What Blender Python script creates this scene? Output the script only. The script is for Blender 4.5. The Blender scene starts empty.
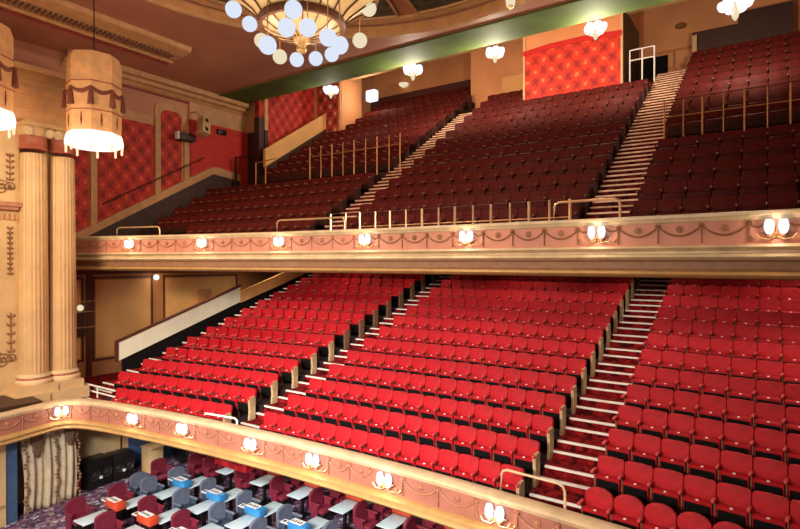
import bpy, bmesh, math, random
from mathutils import Vector, Matrix
PI = math.pi
R = math.radians
random.seed(7)
C = bpy.context.scene.collection
SC = bpy.context.scene
H = 7.5            # eye height above the stalls floor; all coordinates below are relative to the eye, +Y up the aisles, +X along the rows

# ------------------------------------------------------------------ camera, world, light, exposure
cam_d = bpy.data.cameras.new('camera'); cam = bpy.data.objects.new('camera', cam_d); C.objects.link(cam)
cam_d.sensor_width = 36; cam_d.lens = 545.4 / 800 * 36; cam_d.clip_end = 200; cam_d.clip_start = .1
cam.location = (0, 0, H); cam.rotation_euler = (PI / 2 - .0053, 0, .5934)
SC.camera = cam
w = bpy.data.worlds.new('world'); SC.world = w; w.use_nodes = True
w.node_tree.nodes['Background'].inputs[0].default_value = (1, .80, .66, 1)
w.node_tree.nodes['Background'].inputs[1].default_value = .17
SC.view_settings.view_transform = 'Standard'; SC.view_settings.look = 'None'
SC.view_settings.gamma = 1; SC.view_settings.exposure = .42
SC.view_settings.use_curve_mapping = False
SC.cycles.use_denoising = True
SC.cycles.max_bounces = 5; SC.cycles.diffuse_bounces = 3; SC.cycles.glossy_bounces = 2
SC.cycles.transparent_max_bounces = 8; SC.cycles.sample_clamp_indirect = 4

def light(kind, name, loc, power, color=(1, .78, .55), size=.1, rot=None, angle=None, blend=.6, sy=None, spread=None):
    d = bpy.data.lights.new(name, kind); d.energy = power; d.color = color
    if kind == 'AREA':
        d.size = size
        if spread: d.spread = spread
        if sy: d.shape = 'RECTANGLE'; d.size_y = sy
    else: d.shadow_soft_size = size
    if kind == 'SPOT': d.spot_size = angle; d.spot_blend = blend
    o = bpy.data.objects.new(name, d); C.objects.link(o); o.location = (loc[0], loc[1], loc[2] + H)
    if rot is not None:
        v = Vector(rot) - Vector(loc); o.rotation_euler = v.to_track_quat('-Z', 'Y').to_euler()
    return o
# added fill lights, unseen behind the camera, for lower circle, stalls and left wall
light('AREA', 'front_fill_light', (-6, -5, 1.5), 520, (1, .86, .74), 6, rot=(-8, 9, -5), sy=1, spread=R(75))
light('AREA', 'front_fill_light', (-12, -4, 3.5), 300, (1, .78, .54), 4, rot=(-19.5, 9, -1), sy=1, spread=R(80))
light('AREA', 'front_fill_light', (-3, -4, 3.0), 330, (.86, .92, 1), 3, rot=(-12, 9.5, -7.2), sy=1, spread=R(60))
SPOTS = []

# ------------------------------------------------------------------ materials
MATS = {}
def mat(name, col, rough=.6, metal=0, var=.12, scale=6, bump=0, col2=None, emis=None, spec=.5, sheen=0):
    if name in MATS: return MATS[name]
    m = bpy.data.materials.new(name); m.use_nodes = True; nt = m.node_tree; b = nt.nodes['Principled BSDF']
    b.inputs['Roughness'].default_value = rough; b.inputs['Metallic'].default_value = metal
    b.inputs['Specular IOR Level'].default_value = spec
    if sheen: b.inputs['Sheen Weight'].default_value = sheen
    tc = nt.nodes.new('ShaderNodeTexCoord'); nz = nt.nodes.new('ShaderNodeTexNoise'); nz.inputs['Scale'].default_value = scale
    nz.inputs['Detail'].default_value = 4
    nt.links.new(tc.outputs['Object'], nz.inputs['Vector'])
    cr = nt.nodes.new('ShaderNodeValToRGB'); c2 = col2 or tuple(min(1, c * (1 + var)) for c in col)
    c1 = col if col2 else tuple(c * (1 - var) for c in col)
    cr.color_ramp.elements[0].color = (*c1, 1); cr.color_ramp.elements[1].color = (*c2, 1)
    cr.color_ramp.elements[0].position = .35; cr.color_ramp.elements[1].position = .65
    nt.links.new(nz.outputs['Fac'], cr.inputs[0]); nt.links.new(cr.outputs[0], b.inputs['Base Color'])
    if bump:
        bp = nt.nodes.new('ShaderNodeBump'); bp.inputs['Strength'].default_value = bump; bp.inputs['Distance'].default_value = .01
        nt.links.new(nz.outputs['Fac'], bp.inputs['Height']); nt.links.new(bp.outputs[0], b.inputs['Normal'])
    if emis:
        b.inputs['Emission Color'].default_value = (*emis[0], 1); b.inputs['Emission Strength'].default_value = emis[1]
    MATS[name] = m; return m

def math_node(nt, op, a, b=None):
    n = nt.nodes.new('ShaderNodeMath'); n.operation = op
    for i, v in enumerate((a, b)):
        if v is None: continue
        if isinstance(v, (int, float)): n.inputs[i].default_value = v
        else: nt.links.new(v, n.inputs[i])
    return n.outputs[0]

def damask(name, base, motif, light_, horiz='Y', rep=.55):
    """red wallpaper: staggered rosettes inside an ogee lattice"""
    m = bpy.data.materials.new(name); m.use_nodes = True; nt = m.node_tree; b = nt.nodes['Principled BSDF']
    b.inputs['Roughness'].default_value = .7
    tc = nt.nodes.new('ShaderNodeTexCoord'); sp = nt.nodes.new('ShaderNodeSeparateXYZ'); nz0 = nt.nodes.new('ShaderNodeTexNoise'); nz0.inputs['Scale'].default_value = 5; nt.links.new(tc.outputs['Object'], nz0.inputs['Vector'])
    mx0 = nt.nodes.new('ShaderNodeMixRGB'); mx0.blend_type = 'ADD'; mx0.inputs[0].default_value = .16
    nt.links.new(tc.outputs['Object'], mx0.inputs[1]); nt.links.new(nz0.outputs['Color'], mx0.inputs[2]); nt.links.new(mx0.outputs[0], sp.inputs[0])
    k = 2 * PI / rep
    h = math_node(nt, 'MULTIPLY', sp.outputs[horiz], k); v = math_node(nt, 'MULTIPLY', sp.outputs['Z'], k * .8)
    ch = math_node(nt, 'COSINE', h); cv = math_node(nt, 'COSINE', v)
    pr = math_node(nt, 'MULTIPLY', ch, cv)                     # staggered blobs
    h2 = math_node(nt, 'COSINE', math_node(nt, 'MULTIPLY', h, 3)); v2 = math_node(nt, 'COSINE', math_node(nt, 'MULTIPLY', v, 3))
    pet = math_node(nt, 'MULTIPLY', h2, v2)
    s = math_node(nt, 'ADD', pr, math_node(nt, 'MULTIPLY', pet, .25))
    nz = nt.nodes.new('ShaderNodeTexNoise'); nz.inputs['Scale'].default_value = 9; nt.links.new(tc.outputs['Object'], nz.inputs['Vector'])
    s = math_node(nt, 'ADD', s, math_node(nt, 'MULTIPLY', math_node(nt, 'SUBTRACT', nz.outputs['Fac'], .5), 1.3))
    s = math_node(nt, 'MULTIPLY', math_node(nt, 'ADD', s, 1.35), .37)
    cr = nt.nodes.new('ShaderNodeValToRGB'); e = cr.color_ramp.elements
    e[0].position = .1; e[0].color = (*light_, 1); e[1].position = .82; e[1].color = (*motif, 1)
    e2 = e.new(.28); e2.color = (*base, 1); e3 = e.new(.50); e3.color = (*base, 1)
    nt.links.new(s, cr.inputs[0]); nt.links.new(cr.outputs[0], b.inputs['Base Color'])
    return m

def carpet(name, cols, scale, rough=.95):
    m = bpy.data.materials.new(name); m.use_nodes = True; nt = m.node_tree; b = nt.nodes['Principled BSDF']
    b.inputs['Roughness'].default_value = rough; b.inputs['Specular IOR Level'].default_value = .1
    tc = nt.nodes.new('ShaderNodeTexCoord'); vo = nt.nodes.new('ShaderNodeTexVoronoi'); vo.inputs['Scale'].default_value = scale
    nz = nt.nodes.new('ShaderNodeTexNoise'); nz.inputs['Scale'].default_value = scale * .6
    mx = nt.nodes.new('ShaderNodeMixRGB'); mx.inputs[0].default_value = .12
    nt.links.new(tc.outputs['Object'], nz.inputs['Vector']); nt.links.new(tc.outputs['Object'], mx.inputs[1]); nt.links.new(nz.outputs['Color'], mx.inputs[2])
    nt.links.new(mx.outputs[0], vo.inputs['Vector'])
    sp = nt.nodes.new('ShaderNodeSeparateColor'); nt.links.new(vo.outputs['Color'], sp.inputs[0])
    cr = nt.nodes.new('ShaderNodeValToRGB'); cr.color_ramp.interpolation = 'CONSTANT'; e = cr.color_ramp.elements
    e[0].position = 0; e[0].color = (*cols[0][1], 1); e[1].position = cols[1][0]; e[1].color = (*cols[1][1], 1)
    for p, c in cols[2:]: x = e.new(p); x.color = (*c, 1)
    nt.links.new(sp.outputs[0], cr.inputs[0]); nt.links.new(cr.outputs[0], b.inputs['Base Color'])
    return m

def lampglass(name, col, strength, through=.35):
    m = bpy.data.materials.new(name); m.use_nodes = True; nt = m.node_tree; nt.nodes.clear()
    o = nt.nodes.new('ShaderNodeOutputMaterial'); e = nt.nodes.new('ShaderNodeEmission'); t = nt.nodes.new('ShaderNodeBsdfTransparent'); x = nt.nodes.new('ShaderNodeMixShader')
    nz = nt.nodes.new('ShaderNodeTexNoise'); nz.inputs['Scale'].default_value = 14
    cr = nt.nodes.new('ShaderNodeValToRGB'); cr.color_ramp.elements[0].color = (*[c * .93 for c in col], 1); cr.color_ramp.elements[1].color = (*col, 1)
    nt.links.new(nz.outputs['Fac'], cr.inputs[0]); nt.links.new(cr.outputs[0], e.inputs[0])
    e.inputs[1].default_value = strength; x.inputs[0].default_value = through
    nt.links.new(e.outputs[0], x.inputs[1]); nt.links.new(t.outputs[0], x.inputs[2]); nt.links.new(x.outputs[0], o.inputs[0])
    return m

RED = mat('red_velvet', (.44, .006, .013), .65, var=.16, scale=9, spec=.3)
REDP = mat('red_arm_pad', (.66, .06, .06), .5, spec=.4)
BLACK = mat('black_pan', (.008, .007, .007), .8, spec=.1)
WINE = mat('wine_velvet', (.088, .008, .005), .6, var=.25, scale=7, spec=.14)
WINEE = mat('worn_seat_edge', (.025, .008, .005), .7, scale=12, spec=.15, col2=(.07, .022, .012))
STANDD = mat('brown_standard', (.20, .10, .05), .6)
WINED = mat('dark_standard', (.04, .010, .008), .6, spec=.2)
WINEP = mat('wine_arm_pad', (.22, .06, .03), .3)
STAND = mat('cream_standard', (.52, .37, .19), .5, var=.2)
BRASS = mat('brass', (.85, .55, .28), .3, .7, var=.1)
WHITE = mat('white_plate', (.9, .85, .78), .4)
CREAM = mat('cream_plaster', (.66, .44, .21), .55, var=.08, scale=2, bump=.1)
CREAMR = mat('cream_rail', (.68, .50, .28), .42, var=.12, scale=3)
PALE = mat('pale_panel', (.86, .84, .64), .5, var=.06, scale=1.2)
GOLD = mat('gold_moulding', (.50, .29, .10), .4, .15, var=.1, scale=4)
PINK = mat('pink_frieze', (.38, .14, .09), .6, var=.1, scale=2, bump=.15)
RELIEF = mat('bronzed_relief', (.30, .13, .05), .5, .2, var=.2)
PINKR = mat('pink_relief', (.42, .17, .09), .5, .1, var=.2)
NOSE = mat('white_nosing', (.86, .82, .72), .45, var=.05)
NOSEW = mat('worn_brass_nosing', (.80, .50, .30), .45, .1, var=.2)
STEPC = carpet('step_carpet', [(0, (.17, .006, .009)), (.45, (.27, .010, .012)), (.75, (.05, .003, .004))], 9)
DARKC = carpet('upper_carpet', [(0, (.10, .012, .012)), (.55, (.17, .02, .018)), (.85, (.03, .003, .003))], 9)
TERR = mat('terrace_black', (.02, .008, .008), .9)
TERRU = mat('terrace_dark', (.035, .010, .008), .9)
STALL = carpet('stalls_carpet', [(0, (.11, .06, .12)), (.3, (.17, .10, .17)), (.55, (.06, .04, .08)), (.68, (.36, .28, .26)), (.80, (.28, .12, .2)), (.90, (.5, .46, .55))], 11)
CEIL = mat('ceiling_plum', (.54, .22, .135), .62, var=.12, scale=.4, col2=(.66, .29, .16))
CEILI = mat('ceiling_orange', (.55, .21, .09), .75, var=.12, scale=.5)
CORN = mat('cornice_tan', (.62, .32, .13), .55, var=.1, scale=3)
CORND = mat('cornice_dark', (.32, .16, .08), .6)
GREEN = mat('green_soffit', (.10, .15, .025), .75, var=.3, scale=.5)
PAINT = mat('ceiling_painting', (.035, .035, .02), .7, col2=(.16, .12, .06), scale=3.2)
BROWNW = mat('brown_wall', (.50, .21, .07), .6, var=.08, scale=1)
TANP = mat('tan_panel', (.80, .42, .14), .55, var=.08, scale=1)
DKTRIM = mat('dark_trim', (.10, .025, .015), .5)
PLAINR = mat('plain_red_wall', (.62, .03, .02), .7)
DAMY = damask('damask_side', (.58, .035, .02), (.26, .015, .012), (.75, .13, .05), 'Y', .66)
DAMX = damask('damask_back', (.66, .035, .012), (.32, .012, .01), (1.0, .20, .06), 'X', .70)
BACKW = mat('back_wall', (.74, .31, .12), .65, var=.08, scale=.8)
DKWOOD = mat('dark_wood', (.05, .02, .012), .5)
COLM = mat('column_cream', (.62, .38, .17), .45, var=.08, scale=2)
COLR = mat('column_red_band', (.42, .11, .06), .5)
STEEL = mat('black_metal', (.015, .012, .012), .4, .3)
BULB = lampglass('lit_glass', (.80, .90, 1.0), 1.25, .25)
GLOBE = lampglass('globe_glass', (.78, .85, 1.0), .74, .12)
BULBW = lampglass('lit_glass_warm', (1, .86, .58), .68, .2)
DIFF = mat('lamp_diffuser', (.75, .8, .85), .4, emis=((.72, .82, .95), .50))
TABLET = mat('table_laminate', (.50, .62, .66), .4, var=.05)

# ------------------------------------------------------------------ mesh builder
ORG = {}
class MB:
    def __init__(s): s.v = []; s.f = []
    def add(s, vs, fs, M=None):
        k = len(s.v)
        for p in vs:
            p = Vector(p)
            if M is not None: p = M @ p
            s.v.append(p)
        s.f += [tuple(i + k for i in f) for f in fs]
        return s
    def box(s, x0, x1, y0, y1, z0, z1, M=None):
        return s.add([(x0, y0, z0), (x1, y0, z0), (x1, y1, z0), (x0, y1, z0), (x0, y0, z1), (x1, y0, z1), (x1, y1, z1), (x0, y1, z1)],
                     [(0, 3, 2, 1), (4, 5, 6, 7), (0, 1, 5, 4), (1, 2, 6, 5), (2, 3, 7, 6), (3, 0, 4, 7)], M)
    def rbox(s, x0, x1, y0, y1, z0, z1, r=.02, seg=2, M=None):
        b = bmesh.new(); bmesh.ops.create_cube(b, size=1)
        for v in b.verts: v.co = Vector(((v.co.x + .5) * (x1 - x0) + x0, (v.co.y + .5) * (y1 - y0) + y0, (v.co.z + .5) * (z1 - z0) + z0))
        bmesh.ops.bevel(b, geom=list(b.edges), offset=r, segments=seg, profile=.5, affect='EDGES')
        b.verts.index_update()
        s.add([v.co.copy() for v in b.verts], [[v.index for v in f.verts] for f in b.faces], M); b.free(); return s
    def prism(s, pts, axis, a, b, M=None):
        """pts: outline in the plane across axis ('x': (y,z), 'y': (x,z), 'z': (x,y)), extruded a..b"""
        n = len(pts)
        def P(p, t): return {'x': (t, p[0], p[1]), 'y': (p[0], t, p[1]), 'z': (p[0], p[1], t)}[axis]
        vs = [P(p, a) for p in pts] + [P(p, b) for p in pts]
        return s.add(vs, [tuple(range(n - 1, -1, -1)), tuple(range(n, 2 * n))] + [(i, (i + 1) % n, n + (i + 1) % n, n + i) for i in range(n)], M)
    def tube(s, path, r, n=8, M=None, closed=False):
        path = [Vector(p) for p in path]; rings = []; k = len(path)
        for i, p in enumerate(path):
            a = path[i - 1] if (i or closed) else p; b = path[(i + 1) % k] if (i < k - 1 or closed) else p
            t = (b - a).normalized(); u = t.cross(Vector((0, 0, 1)))
            if u.length < .05: u = t.cross(Vector((1, 0, 0)))
            u.normalize(); w_ = t.cross(u); rr = r[i] if isinstance(r, (list, tuple)) else r
            rings.append([p + (u * math.cos(q) + w_ * math.sin(q)) * rr for q in [2 * PI * j / n for j in range(n)]])
        vs = [v for g in rings for v in g]; fs = []
        for i in range(k if closed else k - 1):
            i2 = (i + 1) % k
            for j in range(n): fs.append((i * n + j, i * n + (j + 1) % n, i2 * n + (j + 1) % n, i2 * n + j))
        if not closed: fs += [tuple(range(n - 1, -1, -1)), tuple((k - 1) * n + j for j in range(n))]
        return s.add(vs, fs, M)
    def lathe(s, c, prof, n=24, M=None, cap=True, wob=None):
        """prof: (radius, z) list; wob(angle)->radius factor"""
        vs = []; k = len(prof)
        for (r, z) in prof:
            for j in range(n):
                q = 2 * PI * j / n; f = wob(q, j) if wob else 1
                vs.append((c[0] + r * f * math.cos(q), c[1] + r * f * math.sin(q), c[2] + z))
        fs = [(i * n + j, i * n + (j + 1) % n, (i + 1) * n + (j + 1) % n, (i + 1) * n + j) for i in range(k - 1) for j in range(n)]
        if cap: fs += [tuple(range(n - 1, -1, -1)), tuple((k - 1) * n + j for j in range(n))]
        return s.add(vs, fs, M)
    def ball(s, c, r, n=14, sz=1):
        return s.lathe(c, [(max(.001, r * math.sin(PI * i / (n // 2 + 2))), -r * sz * math.cos(PI * i / (n // 2 + 2))) for i in range(n // 2 + 3)], n)
    def sweep(s, path, prof, cap=True):
        """path: plan points (x,y); prof: (outward offset, z); outward is to the right of the travel direction"""
        n = len(prof); k = len(path); vs = []
        for i in range(k):
            a = Vector(path[max(0, i - 1)]); b = Vector(path[min(k - 1, i + 1)]); t = (b - a).normalized(); o = Vector((t.y, -t.x))
            for (q, z) in prof: vs.append((path[i][0] + o.x * q, path[i][1] + o.y * q, z))
        fs = [(i * n + j, (i + 1) * n + j, (i + 1) * n + j + 1, i * n + j + 1) for i in range(k - 1) for j in range(n - 1)]
        return s.add(vs, fs)
    def build(s, name, m, parent=None, smooth=True, ang=35, org=None):
        me = bpy.data.meshes.new(name); o = bpy.data.objects.new(name, me); C.objects.link(o)
        if parent is None:
            if org is None:
                xs = [v.x for v in s.v]; ys = [v.y for v in s.v]; zs = [v.z for v in s.v]
                org = Vector(((min(xs) + max(xs)) / 2, (min(ys) + max(ys)) / 2, min(zs)))
            org = Vector(org); o.location = org + Vector((0, 0, H)); ORG[o] = org
        else:
            org = ORG[parent]; o.parent = parent; ORG[o] = org
        me.from_pydata([v - org for v in s.v], [], s.f); me.update()
        me.materials.append(m)
        if smooth:
            me.shade_smooth(); me.set_sharp_from_angle(angle=R(ang))
        return o

def tag(o, label=None, cat=None, group=None, kind=None):
    if label: o['label'] = label
    if cat: o['category'] = cat
    if group: o['group'] = group
    if kind: o['kind'] = kind
    return o
def empty(name, org, rz=0):
    o = bpy.data.objects.new(name, None); C.objects.link(o); o.empty_display_size = .1
    o.location = (org[0], org[1], org[2] + H); o.rotation_euler = (0, 0, rz); ORG[o] = Vector(org); return o
CH = {}
def kids(o): return CH.setdefault(o, [c for c in bpy.data.objects if c.parent is o])
def copy_tree(o, parent=None):
    c = o.copy(); C.objects.link(c)
    if parent: c.parent = parent
    for ch in kids(o): copy_tree(ch, c)
    return c
def struct(o, label, cat): return tag(o, label, cat, kind='structure')
ORD = ['zeroth', 'first', 'second', 'third', 'fourth', 'fifth', 'sixth', 'seventh', 'eighth', 'ninth', 'tenth', 'eleventh', 'twelfth', 'thirteenth', 'fourteenth', 'fifteenth', 'sixteenth', 'seventeenth', 'eighteenth', 'nineteenth', 'twentieth']

CP, SP = math.cos(.5934), math.sin(.5934)
def px(x, y, z):
    r = x * CP + y * SP; d = -x * SP + y * CP
    return (400 + 545.4 * r / d, 261.6 - 545.4 * z / d, d) if d > .3 else (9999, 9999, d)

# ------------------------------------------------------------------ geometry rules of the two tiers
XC = -7.5
def DY(n, x): return 10.18 + .865 * n - .0092 * (x - XC) ** 2        # lower circle: back top of row n
def DZ(n): return -4 + .2904 * n + .0005 * n * n - .85                # its tread level
def UY(n, x): return 13.16 + .806 * n - .0021 * (x - XC) ** 2        # upper circle
def UZ(n): return 1.36 + .4944 * n - .85
A_L = (-12.37, -11.13); A_R = (-3.89, -2.70)
U_L = (-12.18, -10.94); U_R = (-3.70, -2.51)
def railY(x): return 9.375 - .0089 * (x - XC) ** 2
def urailY(x): return 12.35 - .0115 * (x - XC) ** 2 if x < XC else 12.35 - .006 * (x - XC) ** 2

# ------------------------------------------------------------------ stalls floor, walls
struct(MB().box(-20, 6, 2, 16, -7.7, -7.5).build('floor', STALL, smooth=False), 'purple patterned carpet floor of the stalls', 'floor')

def terrace(name, blocks, Yf, Zf, n1, lo, m, label, front=.62, z_under=.5):
    b = MB()
    for (x0, x1, ns) in blocks:
        k = max(2, int((x1 - x0) / 1.0)); xs = [x0 + (x1 - x0) * i / k for i in range(k + 1)]
        for n in ns:
            for i in range(k):
                a, c = xs[i], xs[i + 1]
                ya, yc = Yf(n, a) - front, Yf(n, c) - front; yb, yd = Yf(n + 1, a) - front, Yf(n + 1, c) - front
                if n == 0: ya -= lo; yc -= lo
                z = Zf(n); z0 = z - (z_under if n else .14)
                b.add([(a, ya, z0), (c, yc, z0), (c, yd, z0), (a, yb, z0), (a, ya, z), (c, yc, z), (c, yd, z), (a, yb, z)],
                      [(0, 3, 2, 1), (4, 5, 6, 7), (0, 1, 5, 4), (2, 3, 7, 6)] + ([(3, 0, 4, 7)] if i == 0 else []) + ([(1, 2, 6, 5)] if i == k - 1 else []))
    return struct(b.build(name, m, smooth=False), label, 'floor')
NL = 14
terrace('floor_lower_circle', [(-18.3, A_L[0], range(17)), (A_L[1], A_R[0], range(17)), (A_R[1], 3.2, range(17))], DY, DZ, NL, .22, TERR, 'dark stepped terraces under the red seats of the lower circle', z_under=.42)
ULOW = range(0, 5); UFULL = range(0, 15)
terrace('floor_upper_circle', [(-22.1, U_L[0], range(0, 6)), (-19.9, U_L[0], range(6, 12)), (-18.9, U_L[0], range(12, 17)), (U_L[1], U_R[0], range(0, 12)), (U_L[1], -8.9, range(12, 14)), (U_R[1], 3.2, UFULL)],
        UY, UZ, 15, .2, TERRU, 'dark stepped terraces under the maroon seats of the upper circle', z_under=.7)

def aisle(name, x0, x1, Yf, Zf, n0, n1, sub, m, nm, label, r=.03, front=.62, th=.045):
    b = MB(); nos = []
    for n in range(n0, n1):
        xm = (x0 + x1) / 2; yf = Yf(n, xm) - front; h = Zf(n) - Zf(n - 1); p = Yf(n + 1, xm) - Yf(n, xm)
        g = .30 if sub == 2 else .27
        for k in range(sub):
            y0 = yf - g * k; y1 = yf - g * (k - 1) if k else yf + p - g * (sub - 1)
            z = Zf(n) - h * k / sub
            if k and n == n0: continue
            b.box(x0, x1, y0, y1, z - .6, z); nos.append((y0, z))
    root = struct(b.build(name, m, smooth=False), label, 'stairs')
    nos.sort()
    for (y, z) in nos:
        MB().rbox(x0 + .03, x1 - .03, y - .025, y + th, z - .03, z + .016, .008, 1).build('nosing', nm, root)
    return root
aisle('stairs_lower_right', A_R[0], A_R[1], DY, DZ, 0, 17, 2, STEPC, NOSE, 'red carpeted lower aisle stairs right of the middle block with white nosings')
aisle('stairs_lower_left', A_L[0], A_L[1], DY, DZ, 0, 17, 2, STEPC, NOSE, 'red carpeted lower aisle stairs left of the middle block with white nosings')
aisle('stairs_lower_side', -19.5, -18.3, DY, DZ, 1, 17, 2, STEPC, NOSE, 'lower side stairs beside the pale sloping panel on the left')
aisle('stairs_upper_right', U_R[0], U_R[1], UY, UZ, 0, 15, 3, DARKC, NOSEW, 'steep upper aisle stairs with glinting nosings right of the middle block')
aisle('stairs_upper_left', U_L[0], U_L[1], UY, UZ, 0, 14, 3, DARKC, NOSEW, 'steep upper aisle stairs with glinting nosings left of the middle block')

# landing at the left end of the lower circle
b = MB().box(-22.2, -18.3, 8.6, 12.6, -5.2, -4.55)
struct(b.build('floor_landing', STEPC, smooth=False), 'red carpeted landing by the left side wall', 'floor')
b = MB().prism([(12.6, -4.55), (12.6, -5.2), (25.2, -5.2), (25.2, .3)], 'x', -22.2, -19.75)
struct(b.build('floor_side_passage', TERR, smooth=False), 'sloping side passage floor behind the pale panel', 'floor')

# ------------------------------------------------------------------ walls of the left side
wl = struct(MB().box(-22.5, -22.2, 8.0, 25.5, -5.2, -.1).build('wall_left', BROWNW, smooth=False), 'brown lower circle side wall on the left with framed tan panels', 'wall')
def frame(parent, x, y0, y1, z0, z1, m, t=.06, dep=.04, name='panel_frame', axis='x'):
    b = MB()
    for (a0, a1, c0, c1) in ((y0, y1, z0, z0 + t), (y0, y1, z1 - t, z1), (y0, y0 + t, z0, z1), (y1 - t, y1, z0, z1)):
        if axis == 'x': b.box(x, x + dep, a0, a1, c0, c1)
        else: b.box(a0, a1, x - dep, x, c0, c1)
    return b.build(name, m, parent, smooth=False)
for (y0, y1, z0) in ((11.1, 13.65, -3.95), (14.15, 18.2, -3.0), (9.0, 10.75, -3.9)):
    frame(wl, -22.2, y0, y1, z0, -.62, DKTRIM)
    MB().box(-22.2, -22.18, y0 + .12, y1 - .12, z0 + .12, -.74).build('tan_panel', TANP, wl, smooth=False)
MB().box(-22.2, -22.1, 8.3, 20, -.5, -.36).build('cornice', DKTRIM, wl, smooth=False)
MB().box(-22.2, -22.14, 10.85, 11.05, -4.5, -.5).build('door_post', DKTRIM, wl, smooth=False)

wu = struct(MB().box(-22.6, -22.3, 2.0, 19.2, -.1, 8.4).build('wall_left_upper', CEIL, smooth=False), 'plum upper side wall on the left holding red damask panels', 'wall')
def arch_panel(y0, y1, z0, z1, rr, m, name, x=-22.3, d=.03):
    pts = [(y0, z0), (y1, z0)] + [(y1 - rr + rr * math.cos(a), z1 - rr + rr * math.sin(a)) for a in [R(t) for t in range(0, 91, 15)]] + \
          [(y0 + rr + rr * math.cos(a), z1 - rr + rr * math.sin(a)) for a in [R(t) for t in range(90, 181, 15)]]
    return MB().prism(pts, 'x', x, x + d).build(name, m, wu, smooth=False)
arch_panel(8.2, 17.0, .9, 6.35, .05, CORN, 'tan_surround', d=.03)
for (y0, y1, z1) in ((9.0, 11.0, 5.95), (11.35, 13.75, 5.95), (14.1, 15.1, 6.75)):
    if z1 > 6.5: arch_panel(y0 - .28, y1 + .3, .9, z1 + .32, .35, CORN, 'tan_surround', d=.05)
    arch_panel(y0, y1, .9, z1, .3 if z1 > 6.5 else .04, DAMY, 'damask_panel', d=.08)
for y in (9.0, 11.17, 13.92, 15.35): MB().box(-22.3, -22.17, y - .13, y + .13, .8, 6.3).build('pilaster', CORN, wu, smooth=False)
MB().box(-22.3, -22.2, 15.55, 18.9, 3.0, 6.6).build('plain_red_panel', PLAINR, wu, smooth=False)
MB().box(-22.3, -22.19, 15.5, 18.9, 6.6, 7.4).build('tan_frieze', CORN, wu, smooth=False)
# sloping trim and handrail along the wall
sl = lambda y: 1.39 + (y - 11.58) * (3.76 - 1.39) / (15.91 - 11.58)
MB().prism([(10.4, sl(10.4)), (16.7, sl(16.7)), (18.3, 4.05), (18.3, 4.38), (16.9, 4.56), (16.6, 4.5), (10.4, sl(10.4) + .34)], 'x', -22.2, -22.05).build('sloping_skirting', CORN, wu, smooth=False)
MB().prism([(9.0, .5), (18.3, .5), (18.3, 4.06), (16.7, sl(16.7)), (10.4, sl(10.4)), (9.0, sl(10.4))], 'x', -22.2, -22.1).build('dark_base', DKWOOD, wu, smooth=False)
hr = MB().tube([(-22.0, y, sl(y) + 1.0) for y in (11.4, 13, 15, 16.2)], .03, 6)
for y in (12, 13.5, 15, 16.0): hr.tube([(-22.0, y, sl(y) + 1.0), (-22.1, y, sl(y) + .9), (-22.2, y, sl(y) + .9)], .015, 5)
tag(hr.build('handrail', DKTRIM), 'thin dark handrail rising along the red damask side wall', 'handrail')
# red wall facing the stage + door gap + damask wall further up
wrt = struct(MB().box(-22.3, -20.9, 18.9, 19.1, 3.0, 6.6).build('wall_left_return', DKWOOD, smooth=False), 'dark return wall beside the doorway at the upper left', 'wall')
MB().box(-22.3, -20.9, 18.88, 19.1, 6.6, 8.4).build('tan_frieze', CORN, wrt, smooth=False)
d_ = struct(MB().box(-21.3, -20.95, 18.55, 18.9, 3.3, 7.2).build('door_1', DKWOOD, smooth=False), 'dark doorway edge between plain red wall and damask wall', 'door')
b = MB().prism([(18.6, 3.2), (23.2, 6.8), (23.2, 10.6), (18.6, 8.3)], 'x', -21.3, -21.0)
struct(b.build('wall_left_damask', DAMY, smooth=False), 'red damask wall above the sloping cream parapet at the upper left', 'wall')
b = MB().prism([(18.1, 4.55), (18.1, 5.4), (22.45, 8.1), (22.45, 7.25)], 'x', -20.15, -20.0)
pt = struct(b.build('trim_parapet', TANP, smooth=False), 'cream sloping parapet beside the upper left stairs', 'parapet')
MB().prism([(18.1, 3.4), (18.1, 4.55), (22.45, 7.25), (22.45, 6.2)], 'x', -20.12, -20.02).build('dark_base', DKWOOD, pt, smooth=False)
DAMN = damask('damask_corner', (.50, .05, .03), (.12, .02, .015), (.75, .42, .28), 'X', .7)
wj = struct(MB().box(-21.0, -19.15, 22.6, 24.5, 6.8, 10.6).build('wall_left_corner', CORN, smooth=False), 'small damask papered wall corner lit by a bright wall lamp', 'wall')
MB().box(-20.75, -19.25, 22.56, 22.6, 6.9, 10.2).build('damask_panel', DAMN, wj, smooth=False)
MB().box(-19.15, -19.12, 22.7, 24.4, 6.9, 10.0).build('side_panel', BACKW, wj, smooth=False)

# pale sloping panel beside the lower left stairs
b = MB().prism([(10.72, -2.95), (16.27, -1.12), (16.27, -1.80), (10.72, -3.62)], 'x', -19.75, -19.6)
pp = struct(b.build('trim_side_panel', PALE, smooth=False), 'pale cream sloping side panel beside the lower left stairs', 'parapet')
MB().prism([(10.9, -3.6), (16.27, -1.80), (21, -.45), (21, -2.2), (10.9, -5.2)], 'x', -19.72, -19.63).build('dark_skirt', BLACK, pp, smooth=False)
MB().prism([(10.66, -2.9), (16.3, -1.04), (16.3, -1.12), (10.72, -2.95), (10.72, -3.62), (10.66, -3.66)], 'x', -19.76, -19.58).build('dark_edge', DKTRIM, pp, smooth=False)
MB().prism([(16.3, -1.35), (21, .1), (21, -.45), (16.3, -1.85)], 'x', -19.75, -19.62).build('tan_extension', TANP, pp, smooth=False)

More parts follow.
